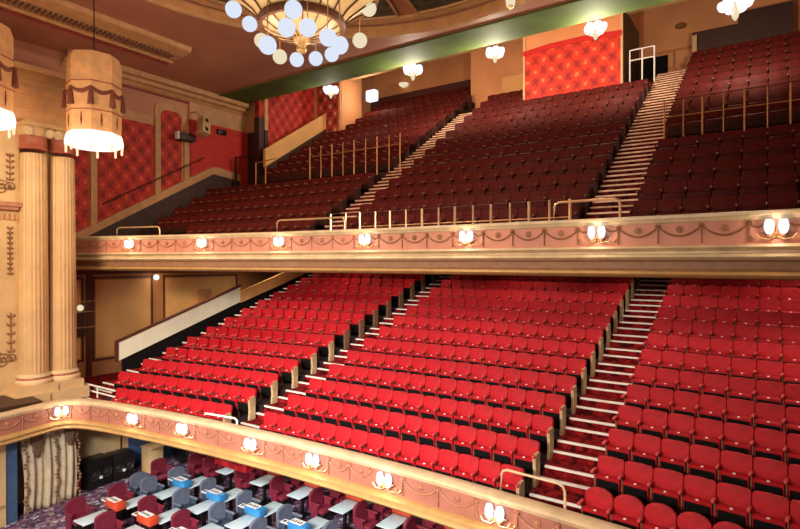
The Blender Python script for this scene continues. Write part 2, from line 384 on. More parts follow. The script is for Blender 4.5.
# stalls side walls
ws = struct(MB().box(-19.6, -19.2, 4.0, 10.85, -7.5, -5.15).build('wall_stalls_left', CREAM, smooth=False), 'cream stalls side wall behind the curtain and loudspeaker', 'wall')
frame(ws, -19.2, 8.8, 10.6, -6.9, -5.35, DKTRIM, .035)
struct(MB().box(-20, -19.2, 10.85, 16, -7.5, -5.15).build('wall_stalls_blue', mat('blue_wall', (.05, .10, .20), .7), smooth=False), 'dark blue stalls wall under the circle', 'wall')
struct(MB().box(-20, 6, 15.6, 15.9, -7.5, -5.15).build('wall_stalls_back', mat('plum_wall', (.10, .03, .05), .7), smooth=False), 'dark plum wall at the back under the circle', 'wall')
pz = struct(MB().box(-18.6, -17.9, 4.2, 6.55, -7.5, -5.05).build('wall_stalls_pier', CREAM, smooth=False), 'cream pier below the curve of the circle front', 'wall')
MB().box(-17.9, -17.86, 4.3, 6.5, -6.95, -6.88).build('dado_moulding', GOLD, pz, smooth=False)
MB().box(-18.55, -17.95, 6.55, 6.85, -7.5, -5.05).build('blue_reveal', MATS['blue_wall'], pz, smooth=False)

# ------------------------------------------------------------------ columns and the box wall on the left
def column(y, label):
    root = empty('column', (-19.62, y, -3.9)); n = 160; c = (-19.62, y, -3.9)
    tag(root, label, 'column', 'giant fluted columns beside the stage', kind='structure')
    fl = lambda q, j: 1 - .038 * math.sin(11 * q) ** 2
    MB().lathe(c, [(.415, .28), (.41, 1.5), (.405, 3), (.39, 5), (.37, 7.35)], n, wob=fl).build('shaft', COLM, root, ang=20)
    MB().lathe(c, [(.50, 0), (.53, .05), (.53, .10), (.49, .15)], 36).build('base_torus', CREAMR, root)
    MB().lathe(c, [(.47, .14), (.475, .17), (.46, .2)], 36).build('base_scotia', COLR, root)
    MB().lathe(c, [(.46, .2), (.49, .23), (.46, .28), (.42, .32)], 36).build('base_ring', CREAMR, root)
    MB().lathe(c, [(.37, 7.48), (.40, 7.52), (.375, 7.58), (.375, 7.85), (.41, 7.9)], 36).build('necking', COLR, root)
    cap = MB().rbox(c[0] - .55, c[0] + .55, y - .44, y + .44, c[2] + 8.18, c[2] + 8.32, .02).build('abacus', COLM, root)
    MB().lathe(c, [(.39, 7.9), (.44, 8.0), (.43, 8.18)], 28).build('echinus', COLM, root)
    for sy in (-1, 1):
        for sx in (1, -1):
            v = MB(); pts = []
            for t in range(0, 26):
                a = t * .42; r_ = .14 * (1 - t / 30)
                pts.append((c[0] + sx * (.42), y + sy * (.30 + r_ * math.cos(a)), c[2] + 8.0 + r_ * math.sin(a)))
            v.tube(pts, [.05 * (1 - t / 40) for t in range(26)], 6)
            v.lathe((0, 0, 0), [(.13, -.06), (.13, .06)], 16, M=Matrix.Translation((c[0] + sx * .38, y + sy * .30, c[2] + 8.0)) @ Matrix.Rotation(PI / 2, 4, 'Y'))
            v.build('volute', CREAMR, root)
    return root
column(7.97, 'left one of the two fluted cream columns on the stepped plinth')
column(8.83, 'right one of the two fluted cream columns, beside the side wall')
b = MB().box(-20.5, -18.95, 7.25, 9.2, -4.16, -3.9).box(-20.6, -18.8, 7.15, 9.3, -4.5, -4.14)
pl = struct(b.build('trim_plinth', CREAM, smooth=False), 'cream stepped stone plinth under the two fluted columns', 'plinth')
MB().box(-18.8, -18.78, 8.1, 8.13, -4.5, -4.2).box(-18.95, -18.93, 8.4, 8.43, -4.14, -3.95).build('joint_line', CORND, pl, smooth=False)
b = MB().box(-20.7, -19.05, 7.1, 9.35, 4.42, 4.75).box(-20.7, -18.98, 7.0, 9.4, 4.75, 5.15).box(-20.7, -18.85, 6.8, 9.5, 5.15, 5.35)
en = struct(b.build('trim_entablature', CORN, smooth=False), 'tan entablature block above the two columns', 'entablature')
pw = struct(MB().box(-20.1, -19.75, 2.0, 7.62, -4.6, 5.6).build('wall_stage_box', CREAM, smooth=False), 'cream proscenium side wall with arabesque reliefs', 'wall')
struct(MB().box(-22.4, -20.6, 8.0, 9.42, -4.6, 5.3).build('wall_column_back', CREAM, smooth=False), 'cream wall behind the two columns', 'wall')
MB().box(-19.75, -19.5, 5.0, 7.6, 1.72, 1.86).box(-19.75, -19.56, 5.0, 7.55, 1.62, 1.72).build('shelf_moulding', PINKR, pw, smooth=False)
def scroll(cy, cz, s_, turns=1.6, sgn=1):
    return [(-19.73, cy + sgn * s_ * (1 - t / 24) * math.cos(t * turns * 2 * PI / 20), cz + s_ * (1 - t / 24) * math.sin(t * turns * 2 * PI / 20)) for t in range(21)]
def leafs(b, path, s_=.07):
    for i, p in enumerate(path):
        for sg in (-1, 1):
            q = (p[0], p[1] + sg * s_, p[2] + s_ * .5); b.tube([p, (p[0], p[1] + sg * s_ * .55, p[2] + s_ * .15), q, (p[0], q[1] + sg * .005, q[2] + s_ * .6)], [.008, .034, .03, .004], 6)
for (zb, zt) in ((-3.4, -1.6), (2.0, 3.4)):
    a = MB(); st = [(-19.73, 7.36, zb + .55 + t * (zt - zb - .55) / 9) for t in range(10)]
    a.tube(st, .016, 5); leafs(a, st[::2], .09); a.tube(scroll(7.12, zb + .3, .26), .02, 5); a.tube(scroll(7.38, zb + .35, .16, 1.4, -1), .02, 5); leafs(a, scroll(7.12, zb + .3, .3)[::4], .06)
    a.build('arabesque', RELIEF, pw)
a = MB(); st = [(-19.73, 7.35, -.4 + t * .16) for t in range(10)]; leafs(a, st, .06); a.tube(st, .014, 5); a.build('husk_drop', RELIEF, pw)
a = MB()
for t in range(5): a.rbox(-19.75, -19.7, 6.95 + t * .14, 7.05 + t * .14, 1.3, 1.5, .02)
a.build('frieze_relief', CORN, pw)
tag(MB().prism([(-19.7, 6.2), (-18.0, 6.2), (-17.95, 7.5), (-18.9, 7.6), (-19.7, 7.1)], 'z', -4.3, -4.15).build('ledge', DKWOOD), 'dark brown ledge in the box in front of the column plinth', 'ledge')
tag(MB().box(-19.6, -18.4, 5.0, 7.2, -4.6, -4.3).build('floor_box', TERR, smooth=False), None, None, kind='structure')

# ------------------------------------------------------------------ ceiling
def ring(r0, r1, z, n=72, c=(-8.2, 8.8), a0=0, a1=2 * PI):
    vs = []; fs = []
    for i in range(n + 1):
        q = a0 + (a1 - a0) * i / n
        vs += [(c[0] + r0 * math.cos(q), c[1] + r0 * math.sin(q), z), (c[0] + r1 * math.cos(q), c[1] + r1 * math.sin(q), z)]
        if i < n: fs.append((2 * i, 2 * i + 2, 2 * i + 3, 2 * i + 1))
    return vs, fs
DC = (-8.2, 8.8)
b = MB(); n = 72; r0 = 7.15; vs = []; fs = []
X0, X1, Y0, Y1 = -22.6, 7, -7, 16.9
for i in range(n):
    q = 2 * PI * i / n; cx, cy = math.cos(q), math.sin(q)
    t = min((X1 - DC[0]) / cx if cx > 1e-6 else 1e9, (X0 - DC[0]) / cx if cx < -1e-6 else 1e9, (Y1 - DC[1]) / cy if cy > 1e-6 else 1e9, (Y0 - DC[1]) / cy if cy < -1e-6 else 1e9)
    vs += [(DC[0] + r0 * cx, DC[1] + r0 * cy, 7.95), (DC[0] + t * cx, DC[1] + t * cy, 7.95)]
for i in range(n):
    j = (i + 1) % n; fs.append((2 * i, 2 * i + 1, 2 * j + 1, 2 * j))
b.add(vs, fs)
for (cx_, cy_) in ((X0, Y0), (X0, Y1), (X1, Y0), (X1, Y1)):       # corner fills
    b.add([(cx_, cy_, 7.96), (cx_ + (3.5 if cx_ < 0 else -3.5), cy_, 7.96), (cx_, cy_ + (4 if cy_ < 0 else -4), 7.96)], [(0, 1, 2)])
b.lathe((DC[0], DC[1], 7.95), [(7.15, 0), (7.15, .3)], 72, cap=False)
ce = struct(b.build('ceiling', CEIL, smooth=False), 'plum brown auditorium ceiling with a round moulded dome', 'ceiling')
b = MB().lathe((DC[0], DC[1], 8.25), [(7.15, 0), (5.0, .05), (3.6, .25), (1.2, .6), (.3, .7)], 72, cap=False); b.build('dome', CEILI, ce)
def torus_ring(r, prof, name, m):
    MB().lathe((DC[0], DC[1], 7.95), [(r + a, z) for a, z in prof], 96, cap=False).build(name, m, ce)
torus_ring(7.2, [(.28, 0), (.26, -.07), (.18, -.10), (.14, -.06), (.06, -.13), (-.02, -.16), (-.08, -.08), (-.08, .2)], 'dome_moulding', CORN)
torus_ring(6.85, [(.12, .28), (.1, .18), (0, .16), (-.1, .2), (-.12, .3)], 'dome_moulding', CORN)
torus_ring(4.75, [(.14, .36), (.1, .26), (-.08, .26), (-.12, .4)], 'dome_moulding', CORN)
for k in range(12):                                              # painted panels between ribs
    a0 = R(k * 30 + 3 + 15); a1 = R(k * 30 + 27 + 15)
    vs, fs = ring(5.15, 6.5, 8.19, 12, DC, a0, a1); MB().add(vs, fs).build('painted_panel', PAINT, ce, smooth=False)
    pth = [(DC[0] + r_ * math.cos(a), DC[1] + r_ * math.sin(a), 8.17) for (r_, a) in [(6.55, a0 + (a1 - a0) * i / 10) for i in range(11)] + [(5.1, a1 - (a1 - a0) * i / 10) for i in range(11)]]
    MB().tube(pth, .05, 6, closed=True).build('panel_frame', CORN, ce)
# dropped cornice above the columns, side cornice, green beam
cpath = [(-19.05 + .02 * max(0, 9 - y), y) for y in (-2, 2, 5, 7, 9, 11, 12.5)]
prof = [(-.25, 7.95), (-.2, 7.72), (-.05, 7.62), (.1, 7.60), (.15, 7.66), (.7, 7.74), (.78, 7.68), (1.05, 7.72), (1.25, 7.8), (1.3, 7.95)]
co = MB().sweep(cpath[::1], prof); k = len(prof)
co.f += [tuple(range(k)), tuple(range(len(co.v) - k, len(co.v)))]
co = struct(co.build('trim_cornice', CORN), 'tan dentilled ceiling cornice running above the columns', 'cornice')
b = MB()
for i in range(67): b.box(-18.72, -18.3, 2 + i * .153, 2.08 + i * .153, 7.63, 7.72)
b.build('dentils', CORND, co, smooth=False)
MB().tube([(-19.2, y, 7.6) for y in (-2, 5, 9, 12.45)], .045, 6).build('red_bead', mat('red_bead', (.3, .03, .02), .5), co)
b = MB().sweep([(-22.3, 10), (-22.3, 14), (-22.3, 18.6)], [(0, 7.38), (.06, 7.42), (.15, 7.55), (.3, 7.6), (.34, 7.72), (.55, 7.76), (.6, 7.95)])
cs = struct(b.build('trim_side_cornice', CORN), 'tan moulded cornice where the left side wall meets the ceiling', 'cornice')
MB().box(-22.3, -22.2, 12.0, 18.5, 7.30, 7.38).build('red_bead', MATS['red_bead'], cs, smooth=False)
b = MB().sweep([(-20.3, 2), (-20.3, 9.6)], [(0, 6.0), (.06, 6.05), (.18, 6.2), (.3, 6.25), (.34, 6.42), (-2, 6.46)])
struct(b.build('trim_side_cornice', CORN), 'tan cornice end on the wall left of the hanging lantern', 'cornice')
struct(MB().box(-22.7, -20.3, 2.0, 9.6, 5.3, 6.1).build('wall_above_columns', CORN, smooth=False), 'dark tan wall above the columns under the ceiling', 'wall')
b = MB().box(-22.6, 7, 16.9, 18.45, 7.93, 8.5).box(-22.6, 7, 16.78, 16.9, 7.9, 8.0)
struct(b.build('beam_green', GREEN, smooth=False), 'broad green ceiling beam crossing above the upper circle', 'beam')
b = MB().add([(-22.6, 18.45, 8.45), (7, 18.45, 8.45), (7, 28, 13.0), (-22.6, 28, 13.0)], [(0, 3, 2, 1)])
cu = struct(b.build('ceiling_upper', CEIL, smooth=False), 'dark sloping ceiling above the rear of the upper circle', 'ceiling')
for x in (-16.2, -10.6, -4.3, .9):
    MB().prism([(18.4, 8.5), (28, 13.0), (28, 12.4), (18.4, 8.0)], 'x', x - .3, x + .3).build('beam', CEIL, cu, smooth=False)
MB().box(-22.6, 7, 26.2, 26.8, 11.4, 12.6).box(-22.6, 7, 23.0, 23.3, 9.9, 10.7).build('cross_beam', CORN, cu, smooth=False)

# ------------------------------------------------------------------ back walls of the upper circle
wb = struct(MB().box(-23, -12.4, 27.2, 27.5, 7, 13.4).build('wall_back_left', BACKW, smooth=False), 'orange cream back wall behind the upper left seats', 'wall')
MB().box(-20.4, -12.5, 27.0, 27.2, 8.0, 10.0).build('dark_dado', DKTRIM, wb, smooth=False)
wm = struct(MB().box(-12.4, -8.8, 24.75, 27.2, 5.5, 13).build('wall_back_middle', BACKW, smooth=False), 'orange cream back wall beside the damask box', 'wall')
frame(wm, 24.75, -10.75, -8.95, 7.2, 8.95, CORN, .06, .04, 'door_frame', 'y')
MB().box(-10.7, -9.0, 24.7, 24.75, 7.2, 8.9).build('door_panel', TANP, wm, smooth=False)
wd = struct(MB().box(-8.8, -4.75, 22.62, 26.1, 6.0, 12).build('wall_back_damask', BACKW, smooth=False), 'orange red damask projection room wall behind the middle seats', 'wall')
MB().box(-8.78, -4.77, 22.58, 22.62, 6.2, 8.95).build('damask_panel', DAMX, wd, smooth=False)
MB().box(-8.8, -8.72, 22.55, 22.62, 6.2, 9.9).build('edge_trim', CREAM, wd, smooth=False)
MB().box(-4.80, -4.72, 22.55, 22.62, 6.2, 10.4).build('edge_trim', CREAM, wd, smooth=False)
MB().prism([(-8.8, 8.85), (-7.6, 8.95), (-6.2, 8.95), (-4.75, 8.85), (-4.75, 9.05), (-6.2, 9.15), (-7.6, 9.15), (-8.8, 9.05)], 'y', 22.53, 22.6).build('curved_red_trim', mat('bright_red_trim', (.6, .02, .015), .5), wd, smooth=False)
MB().box(-4.75, -4.7, 22.7, 25.7, 6, 10).build('dark_side', DKWOOD, wd, smooth=False)
wr = struct(MB().box(-4.75, 7, 26.0, 26.3, 6, 13).build('wall_back_right', BACKW, smooth=False), 'orange brown back wall at the top of the right aisle', 'wall')
MB().prism([(-2.6, 6.5), (-2.6, 9.35), (-1.0, 9.35), (-1.0, 9.78), (.75, 9.78), (.75, 6.5)], 'y', 25.2, 26.0).build('dark_recess', DKWOOD, wr, smooth=False)
MB().box(-4.7, -3.6, 25.9, 26.0, 7.0, 8.9).build('dark_doorway', BLACK, wr, smooth=False)
MB().box(-2.58, -2.42, 25.1, 25.2, 8.5, 9.2).build('cream_post', CREAM, wr, smooth=False)
MB().ball((-3.1, 25.9, 10.0), .22, 10, .5).build('relief_boss', RELIEF, wr)
struct(MB().box(-4.75, U_R[0], 22.6, 26, 5.6, 6.9).build('floor_landing', DARKC, smooth=False), 'dark landing behind the white railing at the top right aisle', 'floor')
struct(MB().box(U_R[0], 3.4, 25.0, 26, 6.5, UZ(14)).build('floor_landing', DARKC, smooth=False), 'landing at the top of the right upper aisle', 'floor')

# soffit under the upper circle and back wall of the lower circle
b = MB()
xs = [-22.3 + i * 1.0 for i in range(27)]
for i in range(26):
    a, c = xs[i], xs[i + 1]
    P_ = [(a, urailY(a) - .1, -.33), (c, urailY(c) - .1, -.33), (c, urailY(c) + 1.2, -.2), (a, urailY(a) + 1.2, -.2), (a, 25.5, 2.7), (c, 25.5, 2.7)]
    b.add(P_, [(0, 3, 2, 1), (3, 4, 5, 2)])
struct(b.build('ceiling_lower_circle', mat('soffit', (.34, .13, .07), .6), smooth=False), 'plain soffit above the lower circle seats', 'ceiling')
struct(MB().box(-22.3, 4, 25.2, 25.5, -3, 2.75).build('wall_lower_back', mat('red_brown_wall', (.3, .06, .04), .6), smooth=False), 'red brown wall behind the last lower circle row', 'wall')
SOFF = True

# ------------------------------------------------------------------ balcony fronts
def resample(path, step=.12):
    out = [path[0]]
    for i in range(1, len(path)):
        a, b = Vector(path[i - 1]), Vector(path[i]); L = (b - a).length; k = max(1, int(L / step))
        for j in range(1, k + 1): out.append(tuple(a.lerp(b, j / k)))
    return out
def smooth2(path, it=3):
    for _ in range(it):
        q = [path[0]]
        for i in range(len(path) - 1):
            a, b = Vector(path[i]), Vector(path[i + 1]); q += [tuple(a * .75 + b * .25), tuple(a * .25 + b * .75)]
        path = q + [path[-1]]
    return path
lowp = smooth2([(-17.35, 4.4), (-17.5, 5.4), (-17.55, 6.3), (-17.75, 7.2), (-17.85, 7.9), (-17.5, 8.35), (-16.9, 8.55), (-16.2, railY(-16.2)), (-15.4, railY(-15.4))]) + [(x, railY(x)) for x in [-15 + i * .5 for i in range(37)]]
upp = [(x, urailY(x)) for x in [-21.9 + i * .45 for i in range(57)]]
b = MB(); pp_ = lowp[::2]
for i in range(len(pp_) - 1):
    (a, ya), (c, yc) = pp_[i], pp_[i + 1]
    if a > -17.3 and i > 8: b.add([(a, ya - .12, -5.03), (c, yc - .12, -5.03), (c, 15.7, -5.12), (a, 15.7, -5.12)], [(0, 3, 2, 1)])
    else: b.add([(a + .12, ya, -5.03), (c + .12, yc, -5.03), (-19.4, yc + .5, -5.1), (-19.4, ya + .5, -5.1)], [(0, 3, 2, 1)])
b.add([(-17.2, 8.4, -5.05), (-17.2, 15.7, -5.12), (-20, 15.7, -5.12), (-20, 8.4, -5.05)], [(0, 1, 2, 3)])
struct(b.build('ceiling_stalls', CORN, smooth=False), 'tan soffit over the rear stalls', 'ceiling')
def x_on(u, Yf):
    x = -8.
    for _ in range(30):
        a = px(x, Yf(x), 0)[0]; b2 = px(x + .01, Yf(x + .01), 0)[0]; x -= (a - u) / ((b2 - a) / .01)
    return x
class Path:
    def __init__(s, pts):
        s.p = [Vector(p) for p in pts]; s.L = [0]
        for i in range(1, len(pts)): s.L.append(s.L[-1] + (s.p[i] - s.p[i - 1]).length)
    def at(s, l, off=0):
        l = max(0, min(l, s.L[-1] - 1e-4)); i = 0
        while s.L[i + 1] < l: i += 1
        t = (l - s.L[i]) / (s.L[i + 1] - s.L[i]); p = s.p[i].lerp(s.p[i + 1], t); d = (s.p[i + 1] - s.p[i]).normalized(); o = Vector((d.y, -d.x))
        return p + o * off, d, o
    def find(s, x, y): return min(range(len(s.p)), key=lambda i: (s.p[i] - Vector((x, y))).length) and min(((s.p[i] - Vector((x, y))).length, s.L[i]) for i in range(len(s.p)))[1]
def front(path, ztop, label, fr_m, base, base_m, extra=None):
    root = empty('balcony_front', (path[len(path) // 2][0], path[len(path) // 2][1], ztop - .9)); tag(root, label, 'balcony front', kind='structure')
    z = ztop
    MB().sweep(path, [(.0, z - .5), (0, z - .01), (.02, z), (.28, z), (.31, z - .02), (.31, z - .07), (.27, z - .10), (.255, z - .14), (.22, z - .16), (.2, z - .17)]).build('top_rail', CREAMR, root)
    MB().sweep(path, [(.21, z - .16), (.20, z - .62)]).build('frieze', fr_m, root)
    MB().sweep(path, [(q, z + t) for q, t in base]).build('base_moulding', base_m, root)
    if extra: MB().sweep(path, [(q, z + t) for q, t in extra]).build('shaded_groove', CORND, root)  # brown stands for the shade between the mouldings, put into the colour
    return root
PL, PU = Path(lowp), Path(upp)
ft = front(lowp, -4.17, 'curved front of the lower circle with pink festooned frieze and gold moulding', PINK,
           [(.20, -.60), (.30, -.62), (.34, -.66), (.34, -.70), (.27, -.73), (.30, -.76), (.32, -.81), (.27, -.86), (.12, -.88), (-.1, -.86)], GOLD)
PEACH = mat('peach_frieze', (.60, .24, .15), .6, var=.1, scale=2, bump=.15)
fu = front(upp, .92, 'long front of the upper circle with pink festooned frieze and cream mouldings', PEACH,
           [(.20, -.60), (.29, -.61), (.31, -.65), (.24, -.69), (.17, -.72), (.17, -.76), (.26, -.78), (.28, -.83), (.22, -.87), (.12, -.89)], CREAMR,
           [(.12, -.89), (.06, -.93), (.05, -1.06), (.10, -1.10)])
MB().sweep(upp, [(.10, .92 - 1.10), (.20, .92 - 1.12), (.22, .92 - 1.17), (.16, .92 - 1.22), (0, .92 - 1.25)]).build('bottom_bead', GOLD, fu)
def knot_drop(root, P, l, z, m, drop=.3):
    p, d, o = P.at(l, .22); b = MB()
    T = lambda t, zz, out=.0: (p.x + d.x * t + o.x * out, p.y + d.y * t + o.y * out, zz)
    b.tube([T(.045 * math.cos(q), z - .22 + .04 * math.sin(q), .01) for q in [2 * PI * i / 8 for i in range(8)]], .014, 5, closed=True)
    b.ball(T(0, z - .22, .01), .025, 6)
    b.tube([T(0, z - .26, .005), T(0, z - .26 - drop, .005)], .012, 5)
    for i in range(5): b.ball(T(0, z - .3 - i * drop / 5, .01), .02, 6)
    b.build('knot_drop', m, root)
def swag(root, P, l0, l1, z, m, sag=.2, med=True):
    b = MB(); pts = []
    for i in range(13):
        t = i / 12; p, d, o = P.at(l0 + (l1 - l0) * t, .222); pts.append((p.x, p.y, z - .22 - sag * math.sin(PI * t) ** .8))
    b.tube(pts, [.012 + .008 * math.sin(PI * i / 12) for i in range(13)], 5)
    for i in range(1, 12): b.ball(pts[i], .021, 6)
    b.build('swag', m, root)
    if med:
        p, d, o = P.at((l0 + l1) / 2, .222); M = Matrix.Translation((p.x, p.y, z - .29)) @ Matrix(((d.x, 0, o.x, 0), (d.y, 0, o.y, 0), (0, 1, 0, 0), (0, 0, 0, 1)))
        MB().lathe((0, 0, 0), [(.07, 0), (.065, .012), (.045, .012), (.03, .03), (.005, .035)], 12, M=M).build('medallion', m, root)

def sconce(P, l, z, label, group, warm, power):
    p, d, o = P.at(l, .21); root = empty('sconce', (p.x, p.y, z - .55)); tag(root, label, 'wall light', group)
    def T(t, out, zz): return (p.x + d.x * t + o.x * out, p.y + d.y * t + o.y * out, zz)
    b = MB()
    for k in range(7):
        a = R(-75 + 25 * k); b.tube([T(0, .01, z - .48), T(.10 * math.sin(a), .05, z - .45 + .03 * math.cos(a)), T(.2 * math.sin(a), .05, z - .42 + .14 * math.cos(a)), T(.24 * math.sin(a), .08, z - .42 + .16 * math.cos(a))], [.02, .035, .02, .004], 5)
    b.build('leaf_spray', RELIEF if warm else BRASS, root)
    b = MB()
    for s_ in (-1, 1): b.tube([T(0, .03, z - .46), T(s_ * .1, .07, z - .52), T(s_ * .24, .08, z - .50), T(s_ * .30, .08, z - .42)], .014, 6); b.tube([T(s_ * .24, .08, z - .5), T(s_ * .34, .06, z - .5), T(s_ * .38, .05, z - .43)], [.014, .012, .004], 5)
    b.build('scroll_arm', BRASS, root)
    for s_ in (-1, 1):
        c = T(s_ * .105, .10, z - .43)
        MB().lathe(c, [(.02, -.01), (.05, .02), (.075, .08), (.082, .15), (.070, .22), (.055, .26)], 12).build('glass_shade', BULB, root)
        MB().lathe(T(s_ * .105, .10, z - .47), [(.012, -.02), (.03, 0), (.035, .04)], 8).build('lamp_holder', BRASS, root)
    q = T(0, .17, z - .28)
    q = T(0, .30, z - .36); light('POINT', 'sconce_light', q, power * .75, (1, .80, .60), .03)
    return root
# upper circle: seven sconces
ux = [x_on(u, lambda x: urailY(x) - .25) for u in (124, 203, 282, 372, 475, 605, 785)]
ul = [PU.find(x, urailY(x)) for x in ux]
ud = ['leftmost upper sconce, beneath the hooped rail near the columns', 'second upper sconce from the columns, between two hooped rails', 'third upper sconce from the columns, beneath the left aisle hooped rail', 'fourth upper sconce from the columns, below the upper left aisle',
      'fifth upper sconce from the columns, below the middle of the railings', 'sixth upper sconce from the columns, below the hooped rail by the right aisle', 'rightmost upper sconce with two glass shades, at the picture edge']
for i, l in enumerate(ul): sconce(PU, l, .92, 'gilded double ' + ud[i], 'sconces on the upper circle front', i > 4, 9)
ends = [0] + ul + [PU.L[-1]]
for i in range(len(ends) - 1):
    a, c = ends[i], ends[i + 1]; g0 = .42 if i else 0; g1 = .42 if i < len(ends) - 2 else 0
    n = max(1, round((c - a - g0 - g1) / .78))
    if c - a < .8: continue
    ks = [a + g0 + (c - a - g0 - g1) * j / n for j in range(n + 1)]
    rm = RELIEF if i >= 4 else PINKR
    for j, k_ in enumerate(ks): knot_drop(fu, PU, k_, .92, rm)
    for j in range(n): swag(fu, PU, ks[j], ks[j + 1], .92, rm)
    for (q0, q1) in (((a + .16, a + g0),) if i else ()) + (((c - g1, c - .16),) if g1 else ()): swag(fu, PU, q0, q1, .92, rm, .07, False)
lx = [(-17.75, 7.9)] + [(q, railY(q)) for q in [x_on(u, lambda x: railY(x) - .25) for u in (128, 184, 244, 316, 394, 488)]]
ll = [PL.find(*q) for q in lx]
ld = ['leftmost lower sconce on the bend below the column plinth', 'second lower sconce from the left, below the end of the front row', 'third lower sconce from the left, above the burgundy stalls chairs', 'fourth lower sconce from the left, below the foot of the left aisle',
      'fifth lower sconce from the left, below the middle block seats', 'second lower sconce from the right, below the middle block seats', 'rightmost lower sconce, below the hooped rail of the right aisle']
for i, l in enumerate(ll): sconce(PL, l, -4.17, 'gilded double ' + ld[i], 'sconces on the lower circle front', False, 9)
ends = [0] + ll + [PL.L[-1]]
for i in range(len(ends) - 1):
    a, c = ends[i], ends[i + 1]; g0 = .4 if i else 0; g1 = .4 if i < len(ends) - 2 else 0
    n = max(1, round((c - a - g0 - g1) / .74)); ks = [a + g0 + (c - a - g0 - g1) * j / n for j in range(n + 1)]
    for k_ in ks: knot_drop(ft, PL, k_, -4.17, PINKR)
    for j in range(n): swag(ft, PL, ks[j], ks[j + 1], -4.17, PINKR)

# ------------------------------------------------------------------ theatre seats
def seat_proto(name, red, arched, endp, left_arm, dy=0):
    P0 = (0, 0, 0); root = empty(name, P0)
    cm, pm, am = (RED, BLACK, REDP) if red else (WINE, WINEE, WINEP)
    T = Matrix.Translation((0, -.03, .40)) @ Matrix.Rotation(R(-9), 4, 'X')
    hw = .247; pts = [(-hw, 0), (hw, 0), (hw, .34)]
    if arched: pts = [(-hw, 0), (hw, 0)] + [(hw * math.cos(a) if abs(math.cos(a)) < .999 else hw * math.cos(a), .30 + .155 * math.sin(a)) for a in [R(t) for t in range(0, 181, 15)]]
    else: pts = [(-hw, 0), (hw, 0), (hw, .40), (hw - .02, .432), (hw - .05, .442), (0, .452), (-hw + .05, .442), (-hw + .02, .432), (-hw, .40)]
    b = bmesh.new(); f = b.faces.new([b.verts.new((p[0], 0, p[1])) for p in pts]); g = bmesh.ops.extrude_face_region(b, geom=[f])
    for v in g['geom']:
        if isinstance(v, bmesh.types.BMVert): v.co.y -= .075
    bmesh.ops.recalc_face_normals(b, faces=b.faces)
    ed = [e for e in b.edges if abs(e.verts[0].co.y - e.verts[1].co.y) < .001 and e.verts[0].co.y < -.05]
    bmesh.ops.bevel(b, geom=ed, offset=.018, segments=2, profile=.6, affect='EDGES'); b.verts.index_update()
    MB().add([v.co.copy() for v in b.verts], [[v.index for v in q.verts] for q in b.faces], T).build('backrest', cm, root); b.free()
    # tipped up seat
    S = Matrix.Translation((0, -.14, .36)) @ Matrix.Rotation(R(14), 4, 'X')
    cw = .228 if red else .24
    se = MB().rbox(-cw, cw, -.085, .035, -.14, .20, .03, 2, S).build('seat_cushion', cm, root)
    MB().rbox(-.2, .2, -.118, -.075, -.15, .15 if red else .10, .015, 1, S).build('seat_pan', pm, se)
    if red: MB().rbox(-.022, .022, -.075, -.035, .194, .206, .003, 1, S).build('number_plate', WHITE, se)
    sides = [1] + ([-1] if left_arm else [])
    for s_ in sides:
        x = s_ * .25
        MB().rbox(x - .03, x + .03, -.36, -.115, .585, .64, .022, 2).build('arm_pad', am, root)
        if s_ == 1 and endp:
            MB().prism([(-.30, 0), (-.06, 0), (-.06, .60), (-.08, .66), (-.24, .64), (-.30, .56), (-.27, .3)], 'x', x - .03, x + .035).build('end_panel', STAND if red else WINED, root)
        else:
            MB().prism([(-.20, 0), (-.12, 0), (-.12, .59), (-.30, .59), (-.29, .57), (-.19, .53)], 'x', x - .012, x + .012).build('standard', STANDD if red else WINED, root)
    return root
protos = {}
def proto(key):
    if key not in protos:
        r = seat_proto('theatre_seat' if key[0] else 'balcony_seat', *key); protos[key] = [r, False]
    p = protos[key]
    if not p[1]: p[1] = True; kids(p[0]); [kids(c) for c in kids(p[0])]; return p[0]
    return copy_tree(p[0])
WB = [8]
